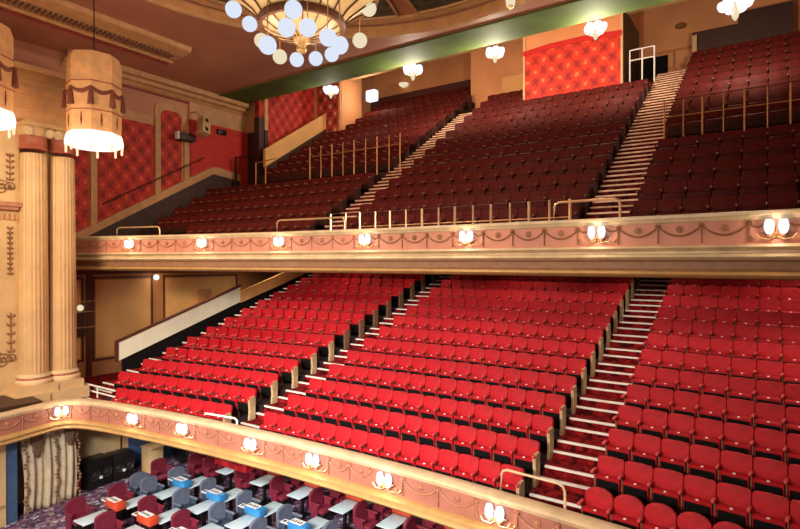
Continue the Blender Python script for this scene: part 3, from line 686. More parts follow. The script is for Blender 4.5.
def seats(red, blocks, Yf, Zf):
    L = []
    for (bname, x0, x1, cols, rows, side, aname) in blocks:
        w_ = (x1 - x0) / cols
        for n in rows:
            for k in range(cols):
                x = x0 + w_ * (k + .5); y = Yf(n, x); z = Zf(n); u, v, d = px(x, y - .1, z + .7)
                if u > 812 or u < 60: continue
                if red and n == 0 and x < -16.9: continue
                idx = (cols - k) if side == 'R' else (k + 1)
                L.append((d, bname, n, k, cols, x, y, z, idx, aname, side, w_ / .5))
    L.sort(); ind, rest = L[:300], L[300:]
    for (d, bname, n, k, cols, x, y, z, idx, aname, side, sc_) in ind:
        arched = red and n == 0 and bname == 'right'
        key = (red, arched, side == 'R' and k == cols - 1, side == 'L' and k == 0)
        o = proto(key); th = -2 * (.0092 if red else .0021) * (x - XC)
        o.location = (x, y, z + H); o.rotation_euler = (0, 0, math.atan(th)); o.scale = (sc_, 1, 1)
        colr = 'red' if red else 'dark maroon'; tier = 'lower' if red else 'upper'
        rn = n if (not red and n > 5 and bname in ('left', 'right')) else n + 1      # the cross aisle takes the place of one row
        row = ('front row' if n == 0 else ORD[rn] + ' row')
        tag(o, f'{colr} tip-up seat, {ORD[idx]} from {aname} in {row}, {tier} {bname} block', 'theatre seat' if red else 'balcony seat',
            f'{colr} seats of the {tier} {bname} block')
    # the furthest ones, past three hundred of the kind
    m1, m2, m3, m4 = MB(), MB(), MB(), MB()
    for (d, bname, n, k, cols, x, y, z, idx, aname, side, sc_) in rest:
        M = Matrix.Translation((x, y, z)) @ Matrix.Diagonal((sc_, 1, 1, 1)); T = M @ Matrix.Translation((0, -.03, .40)) @ Matrix.Rotation(R(-9), 4, 'X'); S = M @ Matrix.Translation((0, -.14, .36)) @ Matrix.Rotation(R(14), 4, 'X')
        m1.prism([(-.243, 0), (.243, 0), (.243, .41), (.21, .44), (0, .452), (-.21, .44), (-.243, .41)], 'y', -.075, 0, T); m1.rbox(-.235, .235, -.085, .035, -.14, .20, .03, 1, S)
        m2.box(-.2, .2, -.118, -.075, -.15, .15 if red else .10, S)
        m3.rbox(.25 - .033, .25 + .033, -.36, -.07, .585, .64, .022, 1, M)
        m4.box(.238, .262, -.2, -.12, 0, .59, M)
        if side == 'R' and k == cols - 1: m4.box(.22, .285, -.30, -.06, 0, .66, M)
    nm = 'distant_seats'
    o = m1.build(nm, RED if red else WINE); tag(o, ('red' if red else 'dark maroon') + ' tip-up seats in the furthest rows of the ' + ('lower' if red else 'upper') + ' circle', 'theatre seats' if red else 'balcony seats', kind='stuff')
    m2.build('seat_pan', BLACK if red else WINEE, o)['kind'] = 'stuff'; m3.build('arm_pad', REDP if red else WINEP, o)['kind'] = 'stuff'; m4.build('standard', STANDD if red else WINED, o)['kind'] = 'stuff'
seats(True, [('left', -18.2, A_L[0], 11, range(NL), 'R', 'left aisle'), ('middle', A_L[1], A_R[0], 15, range(NL), 'R', 'right aisle'), ('right', A_R[1], 2.3, 10, range(NL), 'L', 'right aisle')], DY, DZ)
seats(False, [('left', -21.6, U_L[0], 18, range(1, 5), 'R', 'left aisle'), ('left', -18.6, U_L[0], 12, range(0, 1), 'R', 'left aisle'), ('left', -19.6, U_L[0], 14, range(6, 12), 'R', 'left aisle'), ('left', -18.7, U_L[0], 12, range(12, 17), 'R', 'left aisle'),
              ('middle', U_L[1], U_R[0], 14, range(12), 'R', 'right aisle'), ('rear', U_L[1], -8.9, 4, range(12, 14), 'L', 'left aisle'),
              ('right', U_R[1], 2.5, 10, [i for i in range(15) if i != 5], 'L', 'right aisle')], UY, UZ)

# ------------------------------------------------------------------ rails
def hoop(pts, label, m=BRASS, r=.028, cat='rail', name='hoop_rail'):
    o = MB().tube(pts, r, 8).build(name, m); return tag(o, label, cat)
def arc_hoop(a, b, z0, z1, f=.12):
    a, b = Vector(a), Vector(b); d = (b - a).normalized() * f
    return [(a.x, a.y, z0), (a.x, a.y, z1 - f), (a.x + d.x * .3, a.y + d.y * .3, z1 - f * .3), (a.x + d.x, a.y + d.y, z1), (b.x - d.x, b.y - d.y, z1), (b.x - d.x * .3, b.y - d.y * .3, z1 - f * .3), (b.x, b.y, z1 - f), (b.x, b.y, z0)]
uxx = lambda u: x_on(u, lambda x: urailY(x) - .12)
U = lambda x, o=.12: (x, urailY(x) - o)
hoop(arc_hoop(U(uxx(554)), U(uxx(620)), .9, 1.33), 'brass hooped rail on the upper circle front at the right aisle')
hoop(arc_hoop(U(uxx(277)), U(uxx(345)), .9, 1.28), 'brass hooped rail on the upper circle front at the left aisle')
hoop(arc_hoop(U(uxx(117)), U(uxx(160)), .9, 1.22), 'brass hooped rail on the upper circle front near the columns')
Lr = lambda x, o=-.1: (x, railY(x) - o)
hoop(arc_hoop(Lr(-4.05, -.06), Lr(-2.85, -.06), -4.2, -3.80), 'cream hooped rail at the foot of the lower right aisle', CREAMR, .024)
hoop([(-12.6, railY(-12.6) + .12, -4.1), (-11.5, railY(-11.5) + .12, -4.08), (-11.42, railY(-11.4) + .12, -4.13), (-11.42, railY(-11.4) + .12, -4.6)], 'white rail at the foot of the lower left aisle', WHITE, .028)
g = empty('landing_rail', (-18.3, 9.3, -4.6)); tag(g, 'white double rail across the landing beside the column plinth', 'rail')
for z in (-4.17, -4.37): MB().tube([(-19.3, 9.43, z), (-17.45, 9.43, z)], .03, 6).build('rail_bar', WHITE, g)
for x in (-19.28, -18.55): MB().tube([(x, 9.43, -4.6), (x, 9.43, -4.15)], .025, 6).build('post', WHITE, g)

fr = empty('guard_rail', (-7.4, 12.3, .9)); tag(fr, 'brass guard rail with slim posts on the upper circle front, middle block', 'rail')
pxs = [331, 346, 360, 375.5, 390, 406, 422, 438.6, 455, 473, 491, 510, 529, 549.5, 570]
fx = [x_on(u, lambda x: urailY(x) - .06) for u in pxs]
for i, x in enumerate(fx):
    MB().tube([(x, urailY(x) - .06, .9), (x, urailY(x) - .06, 1.40)], .024 if i % 2 else .034, 6).build('post', BRASS, fr)
MB().tube([(x, urailY(x) - .06, 1.40) for x in fx], .012, 6).build('top_bar', DKTRIM, fr)
MB().tube([(x, urailY(x) - .06, 1.0) for x in fx[2:]], .014, 6).build('bottom_bar', BRASS, fr)

def cross_rail(us, y, z0, z1, zm, label, m):
    g = empty('guard_rail', (x_on(us[0], lambda x: y), y, z0)); tag(g, label, 'rail', 'rails along the upper cross aisle'); X = [x_on(u, lambda x: y) for u in us]
    for i, x in enumerate(X): MB().tube([(x, y, z0), (x, y, z1)], .026 if i % 2 == 0 else .017, 6).build('post', m, g)
    MB().tube([(X[0], y, zm), (X[-1], y, zm)], .016, 6).build('middle_bar', m, g)
    MB().tube([(X[0], y, z1), (X[-1], y, z1)], .014, 6).build('top_bar', DKTRIM, g)
OCH = mat('ochre_metal', (.62, .28, .10), .4, .3)
cross_rail([310, 321, 332, 343, 354, 365.6, 377, 389, 400], 17.3, UZ(6) - .05, 4.92, 4.5, 'slim ochre rail along the cross aisle of the upper left block', OCH)
cross_rail([664, 683, 702, 723, 744, 767, 790, 815], 17.3, UZ(6) - .05, 4.62, 4.15, 'slim ochre rail along the cross aisle of the upper right block', OCH)
g = empty('guard_rail', (-19.2, 17.3, 3.4)); tag(g, 'short ochre rail at the foot of the cream parapet', 'rail', 'rails along the upper cross aisle')
for x in (-19.75, -19.1): MB().tube([(x, 17.3, 3.42), (x, 17.3, 4.6)], .03, 6).build('post', OCH, g)
MB().tube([(-19.75, 17.3, 4.58), (-18.4, 17.3, 4.66)], .02, 6).build('top_bar', OCH, g)
g = empty('stair_rail', (-4.1, 22.9, 6.9)); tag(g, 'white railing in front of the dark doorway, top right aisle', 'rail')
for x in (-4.5, -4.05, -3.62): MB().tube([(x, 22.75, 6.9), (x, 22.75, 8.25)], .03, 6).build('post', WHITE, g)
for z in (8.25, 7.85): MB().tube([(-4.5, 22.75, z), (-3.62, 22.75, z)], .025, 6).build('rail_bar', WHITE, g)
g = empty('black_rail', (-21.6, 17.9, 3.5)); tag(g, 'black rail and post in front of the plain red wall', 'rail')
MB().tube([(-21.9, 17.9, 3.5), (-21.9, 17.9, 5.2)], .05, 6).build('post', STEEL, g); MB().tube([(-21.9, 17.9, 5.15), (-20.7, 17.9, 5.15)], .03, 6).build('rail_bar', STEEL, g)
g = empty('grey_bar', (-18, 9.8, 1.2))
bpy.data.objects.remove(g)

# ------------------------------------------------------------------ chandelier
DCX, DCY = -8.35, 8.6
ch = empty('chandelier', (DCX, DCY, 4.5)); tag(ch, 'large cream glass chandelier with hanging white globes under the ceiling dome', 'chandelier')
RIB = mat('chandelier_brown', (.16, .06, .025), .45, .3)
SHELL = mat('chandelier_glass', (.50, .32, .13), .4, var=.1, emis=((1, .58, .22), .25))
c = (DCX, DCY, 0)
MB().lathe(c, [(.05, 4.72), (.12, 4.80), (.35, 4.86), (.62, 4.93), (.84, 5.06)], 32, cap=False).build('lower_bowl', SHELL, ch)
MB().lathe(c, [(.84, 5.03), (.92, 5.03), (.94, 5.10), (.92, 5.20), (.84, 5.22)], 48, cap=False).build('bowl_rim', RIB, ch)
MB().lathe(c, [(.86, 5.2), (1.02, 5.38), (1.35, 5.64), (1.6, 5.78)], 48, cap=False).build('upper_bowl', SHELL, ch)
MB().lathe(c, [(1.58, 5.75), (1.68, 5.77), (1.68, 5.87), (1.58, 5.89)], 48, cap=False).build('upper_rim', BRASS, ch)
MB().lathe(c, [(1.3, 5.8), (1.35, 6.1), (.6, 6.3), (.2, 6.6)], 32, cap=False).build('top_bowl', SHELL, ch)
MB().lathe(c, [(.16, 4.83), (.2, 4.80), (.17, 4.72), (.09, 4.66), (.08, 4.60), (.11, 4.56), (.06, 4.50), (.01, 4.48)], 16).build('finial', GOLD, ch)
for k in range(16):
    q = 2 * PI * k / 16; cq, sq = math.cos(q), math.sin(q)
    b = MB().tube([(DCX + r_ * cq, DCY + r_ * sq, z - .01) for r_, z in ((.16, 4.80), (.4, 4.86), (.62, 4.92), (.85, 5.05))], .014, 5)
    b.tube([(DCX + r_ * cq, DCY + r_ * sq, z - .015) for r_, z in ((.88, 5.19), (1.03, 5.37), (1.35, 5.63), (1.59, 5.77))], .022, 5)
    b.build('rib', RIB, ch)
MB().tube([(DCX, DCY, 6.5), (DCX, DCY, 8.9)], .04, 8).build('suspension_rod', RIB, ch)
def cray(u, v, d):       # point at depth d along the direction of a picture position
    r = (u - 400) / 545.4 * d; z = -(v - 261.6) / 545.4 * d
    return Vector((CP * r - SP * d, SP * r + CP * d, z))
for (gx, gy, gz, wm_) in [(-9.29, 7.54, 5.28, 0), (-9.78, 8.39, 5.4, 0), (-9.8, 8.76, 5.15, 1), (-7.91, 7.22, 4.12, 0), (-9.67, 9.21, 4.89, 1), (-9.45, 9.55, 4.88, 0), (-9.1, 9.84, 4.92, 0), (-8.73, 10.0, 4.99, 0), (-6.95, 8.2, 4.23, 0), (-7.19, 8.12, 4.41, 0), (-7.27, 7.64, 4.45, 0), (-7.57, 7.38, 4.43, 0), (-7.46, 7.45, 4.77, 0), (-7.83, 9.95, 5.11, 1), (-7.4, 9.73, 5.65, 1), (-9.55, 7.55, 5.82, 0), (-6.98, 9.76, 5.98, 1)]:
    p = Vector((gx, gy, gz))
    gl = MB().ball(p, .17, 20).build('globe', BULBW if wm_ else GLOBE, ch)
    hd = Vector((p.x - DCX, p.y - DCY, 0)); rr_ = hd.length; hd.normalize()
    top = Vector((DCX, DCY, 0)) + hd * min(1.66, max(.9, rr_)); top.z = 5.7 if rr_ > 1.0 else 5.1
    top.z = max(top.z, p.z + .35)
    MB().tube([p + Vector((0, 0, .16)), (p.x, p.y, p.z + .3), ((p.x + top.x) / 2, (p.y + top.y) / 2, max(p.z + .4, top.z - .08)), top], .012, 5).build('hanger', BRASS, gl)
for k in range(6):
    q = 2 * PI * k / 6 + .3; light('POINT', 'chandelier_light', (DCX + 1.5 * math.cos(q), DCY + 1.5 * math.sin(q), 3.95), 48, (1, .84, .66), .06)
light('POINT', 'chandelier_light', (DCX, DCY, 7.1), 190, (1, .62, .34), .3)

# ------------------------------------------------------------------ two hanging lanterns
FAB = mat('lantern_silk', (.76, .42, .18), .7, var=.12, scale=4, bump=.2)
def lantern(x, y, zt, zb, r, label):
    root = empty('hanging_lantern', (x, y, zb)); tag(root, label, 'hanging lamp', 'large octagonal silk lanterns'); c = (x, y, 0); hh = zt - zb
    R8 = Matrix.Translation((x, y, 0)) @ Matrix.Rotation(R(22.5 + 34), 4, 'Z'); c0 = (0, 0, 0)
    MB().lathe(c0, [(r * .98, zb + .25), (r, zb + hh * .4), (r, zt - .25), (r * .9, zt), (r * .3, zt + .02)], 8, M=R8, cap=False).build('shade', FAB, root, ang=20)
    MB().lathe(c0, [(r * .85, zb + .1), (r * 1.05, zb + .02), (r * 1.07, zb + .12), (r * 1.03, zb + .30), (r * .96, zb + .42)], 8, M=R8).build('diffuser', DIFF, root, ang=20)
    MB().lathe(c0, [(r * .5, zb), (r * .9, zb - .02), (r * 1.0, zb + .05)], 24, M=R8).build('diffuser_ring', DIFF, root)
    for zz in (zb + hh * .36, zt - hh * .33): MB().tube([R8 @ Vector((r * 1.01 * math.cos(2 * PI * k / 8), r * 1.01 * math.sin(2 * PI * k / 8), zz)) for k in range(8)], .02, 5, closed=True).build('cord', COLR, root)
    b = MB(); zs = zt - hh * .40
    for k in range(8):
        a = R8 @ Vector((r * 1.02 * math.cos(2 * PI * k / 8), r * 1.02 * math.sin(2 * PI * k / 8), zs)); d2 = R8 @ Vector((r * 1.02 * math.cos(2 * PI * (k + 1) / 8), r * 1.02 * math.sin(2 * PI * (k + 1) / 8), zs))
        pts = [a.lerp(d2, t / 8) - Vector((0, 0, .14 * math.sin(PI * t / 8))) for t in range(9)]; b.tube(pts, [.035 + .03 * math.sin(PI * t / 8) for t in range(9)], 6)
    b.build('drapery', mat('drape_brown', (.20, .05, .025), .7), root)
    for k in range(8):
        a = R8 @ Vector((r * 1.03 * math.cos(2 * PI * k / 8), r * 1.03 * math.sin(2 * PI * k / 8), zs))
        MB().lathe(a, [(.02, 0), (.07, -.05), (.05, -.12), (.07, -.2), (.10, -.5), (.09, -.52)], 8).build('tassel', MATS['drape_brown'], root)
        e = R8 @ Vector((r * 1.0 * math.cos(2 * PI * k / 8), r * 1.0 * math.sin(2 * PI * k / 8), zb))
        MB().lathe(e, [(.03, .1), (.035, 0), (.035, -.2), (.02, -.22)], 8).build('glass_drop', mat('pink_drop', (.9, .55, .4), .3, emis=((1, .6, .4), .35)), root)
        f_ = R8 @ Vector((r * .99 * math.cos(2 * PI * (k + .5) / 8) * .93, r * .99 * math.sin(2 * PI * (k + .5) / 8) * .93, zb + hh * .25))
        MB().tube([f_ + Vector((0, 0, .22)), f_, f_ - Vector((0, 0, .18))], [.012, .03, .008], 5).build('ornament', MATS['drape_brown'], root)
    MB().tube([(x, y, zt), (x, y, 7.95)], .02, 6).build('cable', STEEL, root)
    light('POINT', 'lantern_light', (x, y, zb - 1.0), 34, (1, .85, .68), .25)
    for k in range(8):
        q = R(45 * k + 12); light('POINT', 'lantern_light', (x + (r + .22) * math.cos(q), y + (r + .22) * math.sin(q), zb + .02), 4.5, (1, .72, .4), .05)
    return root
lantern(-17.05, 8.6, 6.22, 3.5, .75, 'large octagonal cream silk lantern with brown tassels in front of the columns')
lantern(-17.1, 5.66, 6.2, 3.60, .78, 'large octagonal cream silk lantern cut by the left picture edge')

# ------------------------------------------------------------------ small crystal lights at the rear
def crystal(p, r, label, power=45, warm=False, name='crystal_light', cat='hanging lamp'):
    root = empty(name, (p[0], p[1], p[2] - r)); tag(root, label, cat, 'small crystal ceiling lights'); p = Vector(p)
    MB().lathe((p.x, p.y, p.z + r * .55), [(.02, .12), (r * .3, .06), (r * .35, 0), (.02, -.04)], 12).build('ceiling_plate', BRASS, root)
    zc = 7.95 if p.y < 17 else 8.45 + (p.y - 18.45) * .4764
    MB().tube([p + Vector((0, 0, r * .6)), (p.x, p.y, zc)], .012, 5).build('rod', DKTRIM, root)
    for k in range(6):
        q = 2 * PI * k / 6; o_ = Vector((math.cos(q), math.sin(q), 0)) * r * .72
        MB().lathe(p + o_ + Vector((0, 0, -.02)), [(.02, -.06), (r * .25, .0), (r * .36, .12), (r * .3, .22)], 10).build('glass_shade', BULBW if warm else BULB, root)
        MB().tube([p, p + o_ * .5 - Vector((0, 0, .14)), p + o_ - Vector((0, 0, .06))], .015, 5).build('arm', BRASS, root)
    MB().lathe(p, [(.01, -r * .9), (r * .18, -r * .7), (r * .25, -r * .4), (r * .1, .0), (.02, r * .5)], 10).build('crystal_drop', BULBW, root)
    light('POINT', 'crystal_lamp_light', p - Vector((0, 0, r + .12)), power, (1, .86, .68), .06)
    return root
crystal((-12.3, 19.2, 7.92), .42, 'crystal ceiling light below the green beam, above the upper left aisle', 230)
crystal((-8.6, 19.2, 7.85), .36, 'crystal ceiling light below the green beam, left of the damask wall', 230)
crystal((-4.85, 19.0, 7.80), .36, 'crystal ceiling light in front of the damask wall', 240)
crystal((-.82, 18.9, 7.50), .44, 'crystal ceiling light near the top right corner', 230)
crystal(tuple(cray(331, 92, 25.5)), .36, 'crystal light at the damask corner of the upper left', 60)
crystal((-6.15, 14.8, 7.42), .14, 'tiny crystal spotlight under the ceiling near the top centre right', 12, True)
g = tag(MB().rbox(-18.2, -17.58, 23.6, 24.0, 8.72, 9.32, .08).build('cube_lamp', BULB), 'square white glowing lamp above the upper left seats', 'hanging lamp')
MB().tube([(-17.89, 23.8, 9.3), (-17.89, 23.8, 11.0)], .012, 5).build('rod', DKTRIM, g)
light('POINT', 'cube_lamp_light', (-17.9, 23.3, 8.9), 60, (1, .86, .7), .1)
# suspension rods of the rear lamps
sp = tag(MB().lathe((-17.95, 27.0, 10.44), [(.05, -.1), (.25, 0), (.3, .12), (.05, .2)], 12).build('bracket_lamp', BULBW), 'warm bracket lamp on the rear wall above upper left seats', 'wall light')
sp = tag(MB().ball((-22.02, 13.72, -.68), .125, 16).box(-22.2, -22.1, 13.69, 13.75, -.71, -.65).build('globe_lamp', lampglass('white_globe', (.95, .93, .88), 1.0, .2)), 'small white globe lamp on the brown side wall', 'wall light')
light('POINT', 'globe_lamp_light', (-21.6, 13.72, -.85), 7, (1, .75, .5), .05)
# wall fittings
t = empty('projector_box', (-22.05, 15.1, 5.5)); tag(t, 'dark box fitting with a white end on the damask side wall', 'fitting')
MB().rbox(-22.18, -21.85, 14.75, 15.6, 5.5, 5.82, .03).build('casing', DKWOOD, t); MB().rbox(-22.1, -21.84, 14.66, 14.75, 5.5, 5.84, .02).build('white_end', WHITE, t)
t = empty('loudspeaker', (-21.4, 15.9, 5.7)); tag(t, 'cream wall mounted loudspeaker tilted beside the plain red wall', 'loudspeaker')
T = Matrix.Translation((-21.5, 15.75, 6.2)) @ Matrix.Rotation(R(-18), 4, 'X') @ Matrix.Rotation(R(-20), 4, 'Y')
MB().rbox(-.22, .22, -.22, .22, -.45, .45, .03, 2, T).build('cabinet', CREAM, t)
for z in (-.25, .25): MB().rbox(.2, .235, -.08, .08, z - .1, z + .1, .01, 1, T).build('port', STEEL, t)
MB().tube([(-22.2, 15.6, 6.9), (-21.8, 15.6, 6.9), (-21.6, 15.72, 6.6)], .035, 6).build('bracket', CORN, t)
t = empty('wall_bracket_rack', (-22.0, 10.6, -2.6)); tag(t, 'brass barred bracket and small lamp beside the columns on brown wall', 'fitting')
for z in (-1.55, -1.95, -2.55): MB().tube([(-21.95, 10.2, z), (-21.95, 11.1, z)], .025, 6).build('bar', GOLD, t)
MB().ball((-21.9, 10.5, -1.78), .12, 10).build('lamp_glass', BULBW, t); MB().box(-22.18, -21.95, 10.4, 10.7, -2.9, -1.95).build('dark_box', DKWOOD, t, smooth=False)
tag(MB().rbox(-22.18, -22.0, 15.9, 16.5, -1.9, -1.3, .03).build('vent_panel', BROWNW), 'brown square fitting on the side wall near the pale panel end', 'fitting')
tag(MB().rbox(-22.19, -22.08, 17.0, 17.5, 6.2, 6.45, .02).build('wall_vent', STEEL), 'small black vent on the plain red wall', 'vent')

# ------------------------------------------------------------------ stalls: curtain, loudspeakers, tables
CUR = mat('curtain_cream', (.62, .50, .32), .7, var=.1, scale=5)
b = MB(); n = 60; rows = 14; vs = []; fs = []
for j in range(rows + 1):
    t = j / rows
    for i in range(n + 1):
        s_ = i / n; y = 7.0 + s_ * 1.55 + .06 * math.sin(t * 2.2) * (1 - s_) + .05 * t; z = -5.0 - t * 2.5 + .05 * math.sin(s_ * 9)
        vs.append((-18.25 + .07 * math.sin(s_ * 44 + t * 1.3) + .04 * math.sin(s_ * 17) + .12 * math.sin(PI * t), y, max(z, -7.49)))
for j in range(rows):
    for i in range(n): fs.append((j * (n + 1) + i, j * (n + 1) + i + 1, (j + 1) * (n + 1) + i + 1, (j + 1) * (n + 1) + i))
cu_ = MB().add(vs, fs).build('curtain', CUR, ang=80); cu_.modifiers.new('s', 'SOLIDIFY').thickness = .02
tag(cu_, 'cream swagged curtain with brown fringes hanging below the circle bend', 'curtain')
b = MB(); TAS = mat('fringe_brown', (.16, .08, .04), .8)
for (y, l, w2) in ((7.4, .75, .16), (8.33, .62, .15)):
    b = MB()
    for r_ in range(6):
        for k in range(-2, 3):
            if abs(k) * .9 > 3.0 - r_ * .5: continue
            b.ball((-18.02, y + k * w2 * .32, -5.12 - r_ * l / 6), .075, 7, 1.4)
    b.build('leaf_fringe', TAS, cu_)
for y in (7.08, 7.92, 8.55):
    b = MB()
    for i in range(22): b.ball((-18.05 + .03 * math.sin(i), y + .04 * math.sin(i * 1.3) + .05 * math.sin(i * .12), -5.1 - i * .108), .045, 6)
    b.build('braid', mat('braid_brown', (.30, .15, .08), .8), cu_)

def cab(x, y, z, sx, sy, sz, rz, label):
    root = empty('stage_loudspeaker', (x, y, z), rz); tag(root, label, 'loudspeaker'); T = Matrix.Translation((x, y, z))
    MB().rbox(-sx, sx, -sy, sy, 0, sz, .02, 2, T).build('cabinet', STEEL, root)
    for k in (-1, 1):
        M = T @ Matrix.Translation((sx, k * sy * .5, sz * .5)) @ Matrix.Rotation(PI / 2, 4, 'Y')
        MB().lathe((0, 0, 0), [(min(sy * .4, sz * .42), 0), (min(sy * .42, sz * .44), .02), (min(sy * .3, sz * .3), -.01), (.05, .02), (.01, .03)], 20, M=M).build('driver', mat('driver_grey', (.03, .03, .03), .35), root)
    MB().rbox(sx - .01, sx + .03, -.05, .05, sz * .3, sz * .4, .01, 1, T).build('badge', WHITE, root)
    for y_ in (-sy * .9, sy * .9): MB().rbox(-.1, .1, y_ - .03, y_ + .03, sz * .45, sz * .55, .01, 1, T).build('handle', DKTRIM, root)
cab(-18.7, 9.42, -7.5, .32, .42, .92, .12, 'left black stage loudspeaker standing before the cream stalls wall')
cab(-18.7, 10.27, -7.5, .30, .36, .88, -.05, 'right black stage loudspeaker standing next to the first one')
cab(-18.3, 12.9, -7.5, .5, .6, .75, -.3, 'black loudspeaker case under the circle behind the wooden stand')
t = empty('wooden_stand', (-18.2, 11.1, -7.5)); tag(t, 'pale square wooden pedestal standing right of the loudspeakers', 'pedestal')
MB().rbox(-18.6, -18.05, 11.0, 11.5, -7.5, -6.65, .01).build('body', CREAM, t); MB().rbox(-18.64, -18.01, 10.96, 11.54, -6.65, -6.6, .01).build('top', CREAM, t)
t = empty('fire_extinguisher', (-18.7, 8.85, -7.5)); tag(t, 'red fire extinguisher between the curtain and loudspeaker', 'fire extinguisher')
MB().lathe((-18.6, 8.82, -7.5), [(.08, 0), (.09, .03), (.09, .42), (.05, .5), (.03, .52)], 16).build('cylinder', PLAINR, t); MB().box(-18.63, -18.57, 8.78, 8.86, -6.98, -6.9).build('valve', STEEL, t)

CHR = mat('burgundy_vinyl', (.18, .017, .035), .45, var=.12); CHB = mat('blue_vinyl', (.13, .15, .20), .45, var=.12); CHD = mat('dark_blue_seat', (.04, .06, .09), .5)
BXR = mat('orange_box', (.55, .06, .02), .45); BXB = mat('blue_box', (.03, .22, .48), .45); BXW = mat('box_top', (.82, .8, .76), .5)
def chair_proto(red):
    root = empty('bingo_chair', (0, 0, 0)); m = CHR if red else CHB; m2 = CHR if red else CHD
    pts = [(-.25, .42), (.25, .42), (.26, .82)] + [(.26 * math.cos(a), .82 + .11 * math.sin(a)) for a in [R(q) for q in range(15, 180, 15)]] + [(-.26, .82)]
    MB().prism([(p[0], p[1]) for p in pts], 'x', -.28, -.19).build('backrest', m, root)      # plane (y,z): chair faces +x
    MB().rbox(-.2, .26, -.24, .24, .36, .47, .03).build('seat_cushion', m2, root)
    for s_ in (-1, 1):
        MB().rbox(-.22, .16, s_ * .27 - .03, s_ * .27 + .03, .60, .66, .02).build('armrest', m, root)
        MB().box(-.16, .08, s_ * .27 - .015, s_ * .27 + .015, 0, .62).build('side_panel', m2, root, smooth=False)
    MB().rbox(-.15, .2, -.2, .2, 0, .36, .02).build('pedestal', STEEL, root)
    return root
def table_proto():
    root = empty('bingo_table', (0, 0, 0))
    MB().rbox(-.26, .26, -.40, .40, .67, .70, .012).build('table_top', TABLET, root)
    MB().box(-.04, .04, -.04, .04, .03, .67).build('pedestal', STEEL, root, smooth=False); MB().rbox(-.16, .16, -.2, .2, 0, .03, .01).build('foot', STEEL, root)
    return root
def console_proto(red):
    root = empty('table_console', (0, 0, 0))
    MB().rbox(-.34, .26, -.13, .13, .0, .20, .015).build('body', BXR if red else BXB, root)
    MB().box(-.30, .10, -.11, .11, .20, .21).build('white_top', BXW, root, smooth=False)
    b = MB()
    for i in range(4): b.box(-.26 + i * .09, -.21 + i * .09, -.05, .03, .21, .213)
    b.build('printed_squares', STEEL, root, smooth=False)
    b = MB().box(-.62, -.34, -.10, .08, .10, .115); b.build('menu_tray', BXW, root, smooth=False)
    b = MB()
    for i in range(2): b.box(-.58 + i * .13, -.50 + i * .13, -.06, .04, .115, .118)
    b.build('tray_mark', STEEL, root, smooth=False)
    MB().box(-.3, .2, -.04, .04, -.72, 0).build('stem', STEEL, root, smooth=False)
    return root
SP_ = {}
def inst(key, fn, x, y, z, label, cat, group):
    if key not in SP_: SP_[key] = fn(); o = SP_[key]; kids(o); [kids(c_) for c_ in kids(o)]
    else: o = copy_tree(SP_[key])
    o.location = (x, y, z + H); o.rotation_euler = (0, 0, 0); return tag(o, label, cat, group)
names = ORD
for i in range(6):        # blue double tables
    x = -14.62 + 1.63 * i
    for (y, wh) in ((9.5, 'near'), (10.42, 'far')):
        if px(x, y, -6.8)[1] > 545: continue
        inst('table', table_proto, x, y, -7.5, f'grey topped {wh} table, {names[i+1]} from the left in the blue stalls row', 'table', 'tables of the blue stalls row')
        inst('chb', lambda: chair_proto(False), x - .82, y, -7.5, f'grey blue {wh} chair left of the {names[i+1]} table in the blue stalls row', 'chair', 'grey blue stalls chairs')
    if px(x, 9.9, -6.8)[1] < 545:
        inst('cob', lambda: console_proto(False), x, 9.95, -6.78, f'blue console box with white top between the {names[i+1]} pair of blue row tables', 'console box', 'blue consoles')
inst('chb', None, -16.0, 9.5, -7.5, 'leftmost grey blue chair, behind the first near chair of the blue row', 'chair', 'grey blue stalls chairs')
for i in range(3):        # red double tables nearer the stage
    x = -14.85 + 1.55 * i
    for (y, wh) in ((7.45, 'near'), (8.62, 'far')):
        if px(x, y, -6.8)[1] > 545: continue
        inst('table', table_proto, x, y, -7.5, f'grey topped {wh} table, {names[i+1]} from the left in the front red stalls row', 'table', 'tables of the front red stalls row')
        inst('chr', lambda: chair_proto(True), x - .85, y + .05, -7.5, f'burgundy {wh} chair left of the {names[i+1]} table in the front stalls row', 'chair', 'burgundy stalls chairs')
    if px(x, 8.0, -6.8)[1] < 550:
        inst('cor', lambda: console_proto(True), x, 8.05, -6.78, f'orange console box with white top between the {names[i+1]} pair of front row tables', 'console box', 'orange consoles')
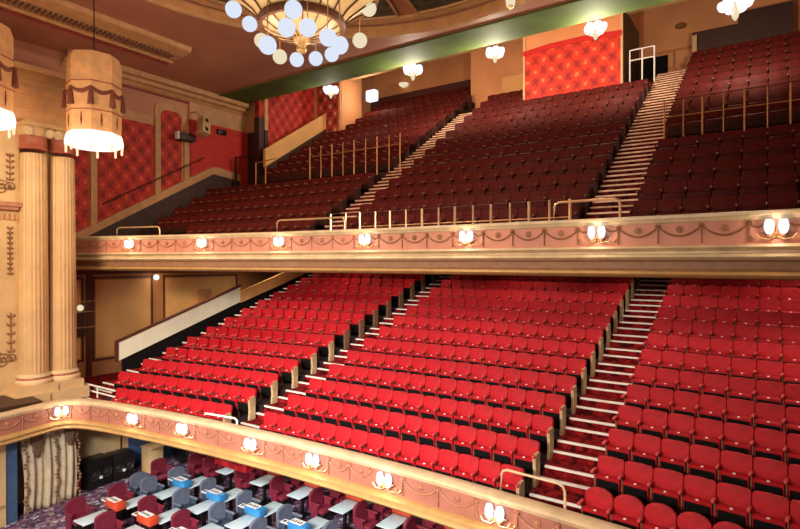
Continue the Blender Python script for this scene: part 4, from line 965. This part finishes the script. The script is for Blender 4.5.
for i in range(7):        # red tables under the circle edge
    x = -14.6 + 1.62 * i
    if px(x, 11.7, -6.8)[1] > 545: continue
    inst('table', table_proto, x, 11.7, -7.5, f'grey topped table, {names[i+1]} from the left beneath the circle front', 'table', 'tables beneath the circle front')
    inst('chr', None, x - .85, 11.7, -7.5, f'burgundy chair left of the {names[i+1]} table beneath the circle front', 'chair', 'burgundy stalls chairs')
    inst('cor', None, x + .05, 12.2, -6.78, f'orange console box behind the {names[i+1]} table beneath the circle front', 'console box', 'orange consoles')
    inst('chr', None, x - .85, 12.6, -7.5, f'burgundy chair behind the {names[i+1]} table row beneath the circle front', 'chair', 'burgundy stalls chairs')
for j, (x, y) in enumerate(((-16.6, 12.0), (-17.0, 12.7), (-16.1, 11.6))):
    inst('chr', None, x, y, -7.5, ('burgundy chair at the left end under the circle, nearest the pedestal', 'burgundy chair at the left end under the circle, furthest back', 'burgundy chair at the left end under the circle, nearest the tables')[j], 'chair', 'burgundy stalls chairs')
inst('chr', None, -16.6, 10.55, -7.5, 'lone burgundy chair behind the leftmost grey blue chairs', 'chair', 'burgundy stalls chairs')

# ------------------------------------------------------------------ added fill discs and spots, unseen under the soffits, to brighten seats and stalls
FILLM = mat('fill_disc_lens', (.9, .85, .75), .4, emis=((1, .85, .65), 3))
for row, (y, z, pw_) in enumerate(((14.2, -.12, 40), (18.0, .72, 30))):
    for i, x in enumerate((-19.5, -15.5, -11.7, -7.5, -3.3, .6)):
        o = MB().lathe((x, y, z + .0), [(.12, .02), (.13, -.02), (.10, -.03), (.01, -.02)], 16).build('fill_disc', FILLM)
        tag(o, f'{names[i+1]} added fill disc from the left in the {"front" if row==0 else "rear"} line under the upper circle', 'fill_disc', 'added fill discs under the upper circle')
        light('SPOT', 'soffit_fill_light', (x, y, z - .06), pw_ * 3, (1, .80, .62), .1, rot=(x, y - .2, z - 2), angle=R(150), blend=.5)
for i, x in enumerate((-17.5, -14, -11, -8)):
    light('SPOT', 'soffit_fill_light', (x, 11.2, -5.2), 22, (1, .9, .8), .1, rot=(x, 11.2, -8), angle=R(140), blend=.6)  # spots without a fitting, added to brighten the stalls
